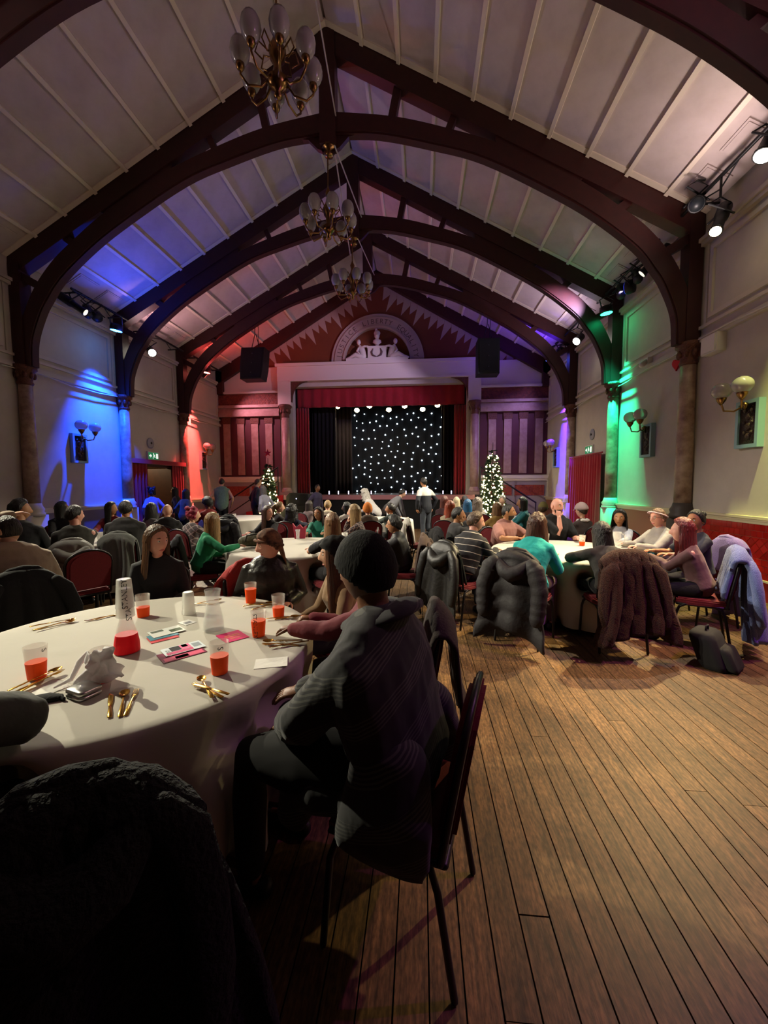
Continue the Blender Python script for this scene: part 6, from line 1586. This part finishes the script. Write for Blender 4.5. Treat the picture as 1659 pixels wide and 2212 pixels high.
# --- right table
STRIPE = band_mat('striped_jumper', '1a1a20', 'b9b0a6', [(.0, .30, .95)], .078, .10)
seated('man in striped jumper', 'man with shaved sides in dark striped jumper leaning on the right table', 1027, 1127, 4.85, face=-48, look=-88, sex='m', sk='pink', top=STRIPE, hair=('short', '6a5240'), vox=.012, eyes=True, lean=24, hp=10, arms=('table', 'table'), fat=1.1,
       coat_=dict(label='black leather jacket hung over the chair of the man in striped jumper', m=M_LEATH, W=.30, zb=.2, folds=3, hood=True, seed=1.9))
seated('dark haired man in grey', 'man with black hair in dark grey top holding a hand to his ear', 990, 1113, 6.02, face=-70, look=-95, sex='m', sk='tan', top=cloth('2e2c2e'), hair=('short', '0f0d0d'), vox=.0135, arms=('table', 'cheek'), lean=10,
       coat_=dict(label='black coat hanging to the floor behind the man in dark grey', m=M_BLKC, W=.25, zb=.12, seed=2.6))
seated('man in pink polo shirt', 'bearded man with cropped dark hair in pink polo shirt looking right', 1098, 1107, 6.12, face=-140, look=-108, sex='m', sk='tan', top=cloth('b07a70'), sleeve='short', hair=('buzz', '17120f'), beard='241a14', eyes=True, vox=.012, arms=((-.02, .36, .81), (.10, .34, .81)), fat=1.2, collar=cloth('b07a70'), lean=14)
seated('woman in teal jumper', 'woman with wavy brown hair in turquoise jumper seen from behind', 1160, 1135, 4.42, 'right', look=-25, sk='light', top=cloth('16b0a8'), hair=('wavy', '5c3a2a'), vox=.0115, lean=27, fat=1.12, bottom=cloth('5a4a42'), hem=True,
       coat_=dict(label='long black quilted coat hung over the chair of the woman in turquoise jumper', m=M_PUFFB, W=.34, zb=.16, quilt=9, hood=True, folds=2, seed=.9, amp=.03))
seated('bald bearded man', 'bald bearded man in black tee shirt resting his chin on his hand', 1203, 1094, 6.35, face=-168, look=-150, sex='m', sk='pink', top=cloth('121114'), sleeve='short', hair=('none', '2a1f18'), beard='2a1c14', eyes=True, vox=.012, arms=('table', 'chin'), fat=1.15)
seated('person in olive cap', 'person in olive cap behind the bald bearded man', 1173, 1099, 7.4, face=-30, sex='m', sk='light', top=cloth('26221e'), hair=('short', '5a4632'), hat=('cap', mat('olive_cap', '6a6238', .9)))
seated('person in pale cap', 'person in pale pink flat cap and brown jacket turned away', 1256, 1103, 6.95, face=25, look=30, sk='light', top=cloth('3c2e2a'), hair=('short', '4a3a30'), hat=('flatcap', mat('pale_pink_cap', 'b09a98', .9)), scarf=mat('white_scarf', 'c9c2ba', .9))
seated('smiling dark haired woman', 'smiling woman with long black wavy hair in white and denim top', 1338, 1119, 6.05, face=140, look=150, sk='tan', top=mat('denim_white', '7a8aa8', .9, noise_=(4, .12), col2='c0bcb8'), hair=('wavy', '0f0c0d'), eyes=True, vox=.0125, arms=('table', 'table'))
def printx(t, T, HM, A, s):
    MB().box(-.07, .07, 0, .004, -.07, .05).build('shirt_print', mat('teal_print', '1f6a78', .8), t, False).matrix_local = Matrix.Translation(T(.22, 0, .152)) @ Matrix.Rotation(radians(-8), 4, 'X')
seated('woman in pale tee', 'woman with glasses and pink headband in pale grey tee shirt', 1421, 1119, 5.45, face=100, look=108, sk='pink', top=cloth('a8a29a'), sleeve='long', hair=('short', '9a7a60'), headband=mat('pink_headband', 'b89aa0', .85), glasses=True, eyes=True, vox=.012, arms=('table', 'table'), fat=1.2, extra=printx)
seated('leaning dark haired woman', 'dark haired person in dark grey jacket leaning over the right table', 1300, 1153, 4.36, 'right', look=12, sk='tan', top=cloth('2c2826'), hair=('bob', '14100f'), vox=.0115, lean=29, hp=12, fat=1.08,
       coat_=dict(label='brown fur coat draped over the chair of the leaning dark haired person', m=M_FUR, W=.36, zb=.22, folds=5, amp=.05, th=.045, seed=.3, fur=.012, sleeves=True, top=.96))
seated('red haired woman', 'woman with long wine red hair in mauve top reaching across the right table', 1474, 1147, 4.28, face=62, look=70, sk='pink', top=cloth('6a4a4c'), hair=('wavy', '7a2020'), vox=.0115, lean=18, arms=((.07, .38, .83), 'table'),
       coat_=dict(label='fluffy blue coat hung over the chair of the red haired woman', m=M_BLUEC, W=.27, zb=.14, folds=4, amp=.05, th=.04, seed=2.2, fur=.006, sleeves=True, top=.97))
seated('woman in navy tee', 'dark haired woman in navy tee shirt next to the red tiled wall', 1503, 1125, 4.85, face=94, look=115, sk='tan', top=cloth('1c1c2c'), sleeve='short', hair=('bun', '0f0d0e'), vox=.012, lean=6, eyes=True, seat_off=-.1,
       coat_=dict(label='lilac coat trailing to the floor from the chair of the woman in navy', m=M_PURP, W=.32, zb=.06, folds=3, amp=.05, th=.03, seed=1.1, sleeves=False, top=.97))
# --- back tables
seated('person in red collar', 'person with black afro hair and red collar at the back left table', 448, 1087, 8.95, face=60, sk='brown', top=cloth('7a1418'), hair=('afro', '0d0b0b'), vox=.018)
for who, lb, px, py, Y, fc, kw in (
    ('tan haired woman', 'woman with tied tan hair at the back of the middle', 604, 1096, 8.3, -60, dict(top=cloth('3a342e'), hair=('pony', '94703e'))),
    ('long dark haired woman in mustard', 'woman with long dark hair and mustard top before the stage', 668, 1093, 9.8, -30, dict(top=cloth('6a5a58'), hair=('long', '2a1c14'))),
    ('blond cropped man', 'man with blond cropped hair in cream top before the stage', 708, 1092, 9.0, 5, dict(sex='m', top=cloth('b0a48c'), hair=('short', 'b08c54'))),
    ('dark skinned person in white', 'person with black hair in white top before the stage', 749, 1097, 8.4, 25, dict(hy=70, sk='dark', top=cloth('b8b2a8'), hair=('bob', '0c0a0a'))),
    ('person in orange hat', 'person in orange knitted hat and brown jacket', 794, 1100, 7.75, 20, dict(sex='m', top=cloth('4a3a2c'), hair=('none', '3a2a20'), hat=('beanie', mat('orange_knit', 'c2702a', .9, bump=(90, .5))))),
    ('man with orange collar', 'dark haired man with orange collar facing left', 843, 1100, 8.3, 35, dict(hy=60, sex='m', sk='tan', top=cloth('2f3a34'), hair=('thick', '201813'), collar=mat('orange_collar', 'c87848', .8))),
    ('auburn haired woman', 'woman with auburn hair before the right christmas tree', 960, 1083, 9.4, -20, dict(top=cloth('3a1a1e'), hair=('long', '6a2a1c'))),
    ('orange haired woman', 'woman with long orange red hair at the back right table', 972, 1096, 7.9, -25, dict(top=cloth('a89a80'), hair=('wavy', 'b04418'))),
    ('platinum haired woman', 'woman with platinum blonde hair at the back right table', 986, 1084, 10.6, -10, dict(top=cloth('4a4448'), hair=('bob', 'd8c8a0'))),
    ('grey haired person', 'grey haired person at the back right table', 1004, 1079, 11.6, 0, dict(top=cloth('3a3a40'), hair=('short', '6a6664'))),
    ('blue haired person', 'person with bright blue hair at the back right table', 1010, 1091, 8.75, -15, dict(top=cloth('3a3a44'), hair=('bob', '2f7ab0'))),
    ('curly grey haired woman', 'woman with curly grey hair and floral top', 1031, 1088, 9.6, 10, dict(top=cloth('9a8c80'), hair=('curly', '8a7c6c'))),
    ('woman in mustard jacket', 'woman with light brown hair in mustard jacket seen from behind', 1074, 1099, 7.75, 20, dict(top=cloth('a08040'), hair=('bob', '8a6238'), fat=1.1)),
    ('white haired person', 'white haired person below the tall christmas tree', 1085, 1082, 11.3, 150, dict(top=cloth('5a5450'), hair=('thick', 'b8ae9e'))),
    ('woman in teal scarf', 'dark haired woman in teal and black top facing left by the tree', 1128, 1087, 8.7, 85, dict(sk='tan', top=cloth('2a7a80'), hair=('bob', '151012'))),
):
    h = H(px, py, Y); person(who, lb, h, fc, vox=.018, **kw)
coat('cream knitted coat over an empty chair in the aisle', .02, 7.55, radians(-80), M_WHTC, W=.27, zb=.12, folds=5, seed=1.4, amp=.04)
chair('empty red banquet chair under the cream knitted coat', .02, 7.55, radians(-80))
def yoke(z):
    m = bpy.data.materials.new('white_yoke_sweater'); m.use_nodes = True; nt = m.node_tree; L = nt.links.new
    b = nt.nodes['Principled BSDF']; b.inputs['Roughness'].default_value = .9
    tc = nt.nodes.new('ShaderNodeTexCoord'); sx = nt.nodes.new('ShaderNodeSeparateXYZ'); L(tc.outputs['Object'], sx.inputs[0])
    g_ = nt.nodes.new('ShaderNodeMath'); g_.operation = 'GREATER_THAN'; L(sx.outputs['Z'], g_.inputs[0]); g_.inputs[1].default_value = z
    mx = nt.nodes.new('ShaderNodeMix'); mx.data_type = 'RGBA'; L(g_.outputs[0], mx.inputs['Factor']); mx.inputs[6].default_value = (*lin('1a1c24'), 1); mx.inputs[7].default_value = (*lin('c4bfb6'), 1)
    L(mx.outputs[2], b.inputs['Base Color']); return m
# --- standing guests
for who, lb, px, py, Y, fc, kw in (
    ('woman at the doorway', 'woman in lilac top standing in the curtained doorway', 327, 1063, 10.7, 60, dict(top=cloth('8a80a4'), hair=('updo', '100d0e'), sk='brown')),
    ('woman in black by the curtain', 'woman in black standing beside the doorway curtain', 377, 1061, 11.6, 100, dict(top=cloth('0e0d12'), hair=('vlong', '0d0b0c'), sk='tan')),
    ('woman in khaki jacket', 'woman with long brown hair in khaki jacket standing before the red light', 402, 1066, 10.4, -20, dict(top=cloth('6a6046'), hair=('vlong', '2a1c14'))),
    ('man in green waistcoat', 'man in sage green waistcoat standing by the stage steps', 479, 1042, 12.6, 15, dict(sex='m', top=mat('sage_brocade', '6f8a78', .8, noise_=(30, .2), col2='5c7566'), sleeve='none', hair=('short', '2a201a'), fat=1.15)),
    ('man in dark suit', 'man in dark navy suit standing beside the small christmas tree', 557, 1043, 12.8, -50, dict(sex='m', top=cloth('1c2030'), hair=('short', '3a2a1e'))),
    ('grey haired woman in white', 'grey haired woman in white blouse standing beside the small christmas tree', 568, 1058, 12.0, 70, dict(top=cloth('b4b4c4'), hair=('bob', '8a8480'))),
    ('man in purple jacket', 'man in dark purple jacket standing in front of the stage', 686, 1055, 13.4, -120, dict(sex='m', sk='brown', top=cloth('3c3450'), hair=('short', '120e0e'))),
    ('man in striped sweater', 'man in black sweater with white shoulder band standing in the aisle', 915, 1042, 11.2, 40, dict(sex='m', sk='tan', hair=('short', '120f0e'), bottom=cloth('3a4048'))),
    ('white haired woman bending', 'white haired woman in white blouse bending over a table before the stage', 788, 1067, 11.3, 75, dict(top=cloth('c2beba'), hair=('curly', 'd8d2c6'), lean=38, hp=15, arms=((-.1, .45, .85), (.1, .45, .85)))),
    ('man in grey hoodie bending', 'man in grey hoodie bending down before the stage', 869, 1066, 11.9, -60, dict(sex='m', top=cloth('77777a'), hair=('short', '14110f'), lean=52, hp=20, arms=((-.15, .5, .6), (.15, .5, .6)))),
):
    kw.setdefault('arms', ('down', 'down'))
    h = H(px, py, Y)
    if who == 'man in striped sweater': kw['top'] = band_mat('white_yoke_sweater', '1a1c24', 'c4bfb6', [(0, 0, 1)], 3.0, 1.0, group=None) if False else yoke(h.z-.36)
    t = person(who, lb, h, fc, sit=False, vox=.017, **kw)
# dark coats on the chairs of the back left table
for px, py, Y, fc, lb, sd in ((508, 1140, 8.6, -5, 'black coat bulging over a chair of the table by the red wall', 1.7), (486, 1145, 7.6, 20, 'round black padded coat on a chair beside the olive handbag', .6), (1038, 1140, 7.2, -30, 'dark coat over an empty chair behind the man in pink polo', 2.4)):
    q = atY(px, py, Y); chair('red banquet chair carrying the '+lb.split(' on ')[0].split(' over ')[0]+' near the back tables', q.x, q.y, radians(fc)); coat(lb, q.x, q.y, radians(fc), M_PUFF if sd < 1 else M_BLKC, W=.3, zb=.2, seed=sd, quilt=7 if sd < 1 else 0, hood=True)
# knees, feet and chair fronts push the hanging cloths inwards
def dent(o, x, y, nu, nv):
    me = o.data; N_ = len(me.vertices); co = [0.0]*(3*N_); me.vertices.foreach_get('co', co)
    P = [V(co[3*i:3*i+3]) for i in range(N_)]
    caps = [(a-V((x, y, 0)), b-V((x, y, 0)), r) for a, b, r in PRESS if min(math.hypot(a.x-x, a.y-y)-r, math.hypot(b.x-x, b.y-y)-r) < 1.1]
    def hit(p):
        for a, b, r in caps:
            d = b-a; t = max(0, min(1, (p-a).dot(d)/max(d.length_squared, 1e-9)))
            if (p-a-d*t).length < r+.014: return True
        return False
    def push(fr):
        for i in range(N_):
            p = P[i]
            if p.z > TZ-.05: continue
            r = math.hypot(p.x, p.y); k = 0
            while k < 60 and r > .4 and hit(p): p = p*1; f_ = (r-.01)/r; p.x *= f_; p.y *= f_; r -= .01; k += 1
            P[i] = p
    push(1)
    first = next(j for j in range(nv) if P[j*nu].z < TZ-.05)
    for it in range(5):
        Q = list(P)
        for j in range(first, nv):
            for i in range(nu):
                a, b = P[j*nu+(i-1) % nu], P[j*nu+(i+1) % nu]; c = P[(j-1)*nu+i]; d = P[min(j+1, nv-1)*nu+i]
                m_ = (a+b+c+d)/4; q = P[j*nu+i]*.5+m_*.5
                Q[j*nu+i] = V((q.x, q.y, P[j*nu+i].z))
        P[:] = Q
        if it > 1: push(1)
    me.vertices.foreach_set('co', [c for p in P for c in p]); me.update()
for c_ in CLOTHS: dent(*c_)
bpy.data.scenes.remove(TMP)
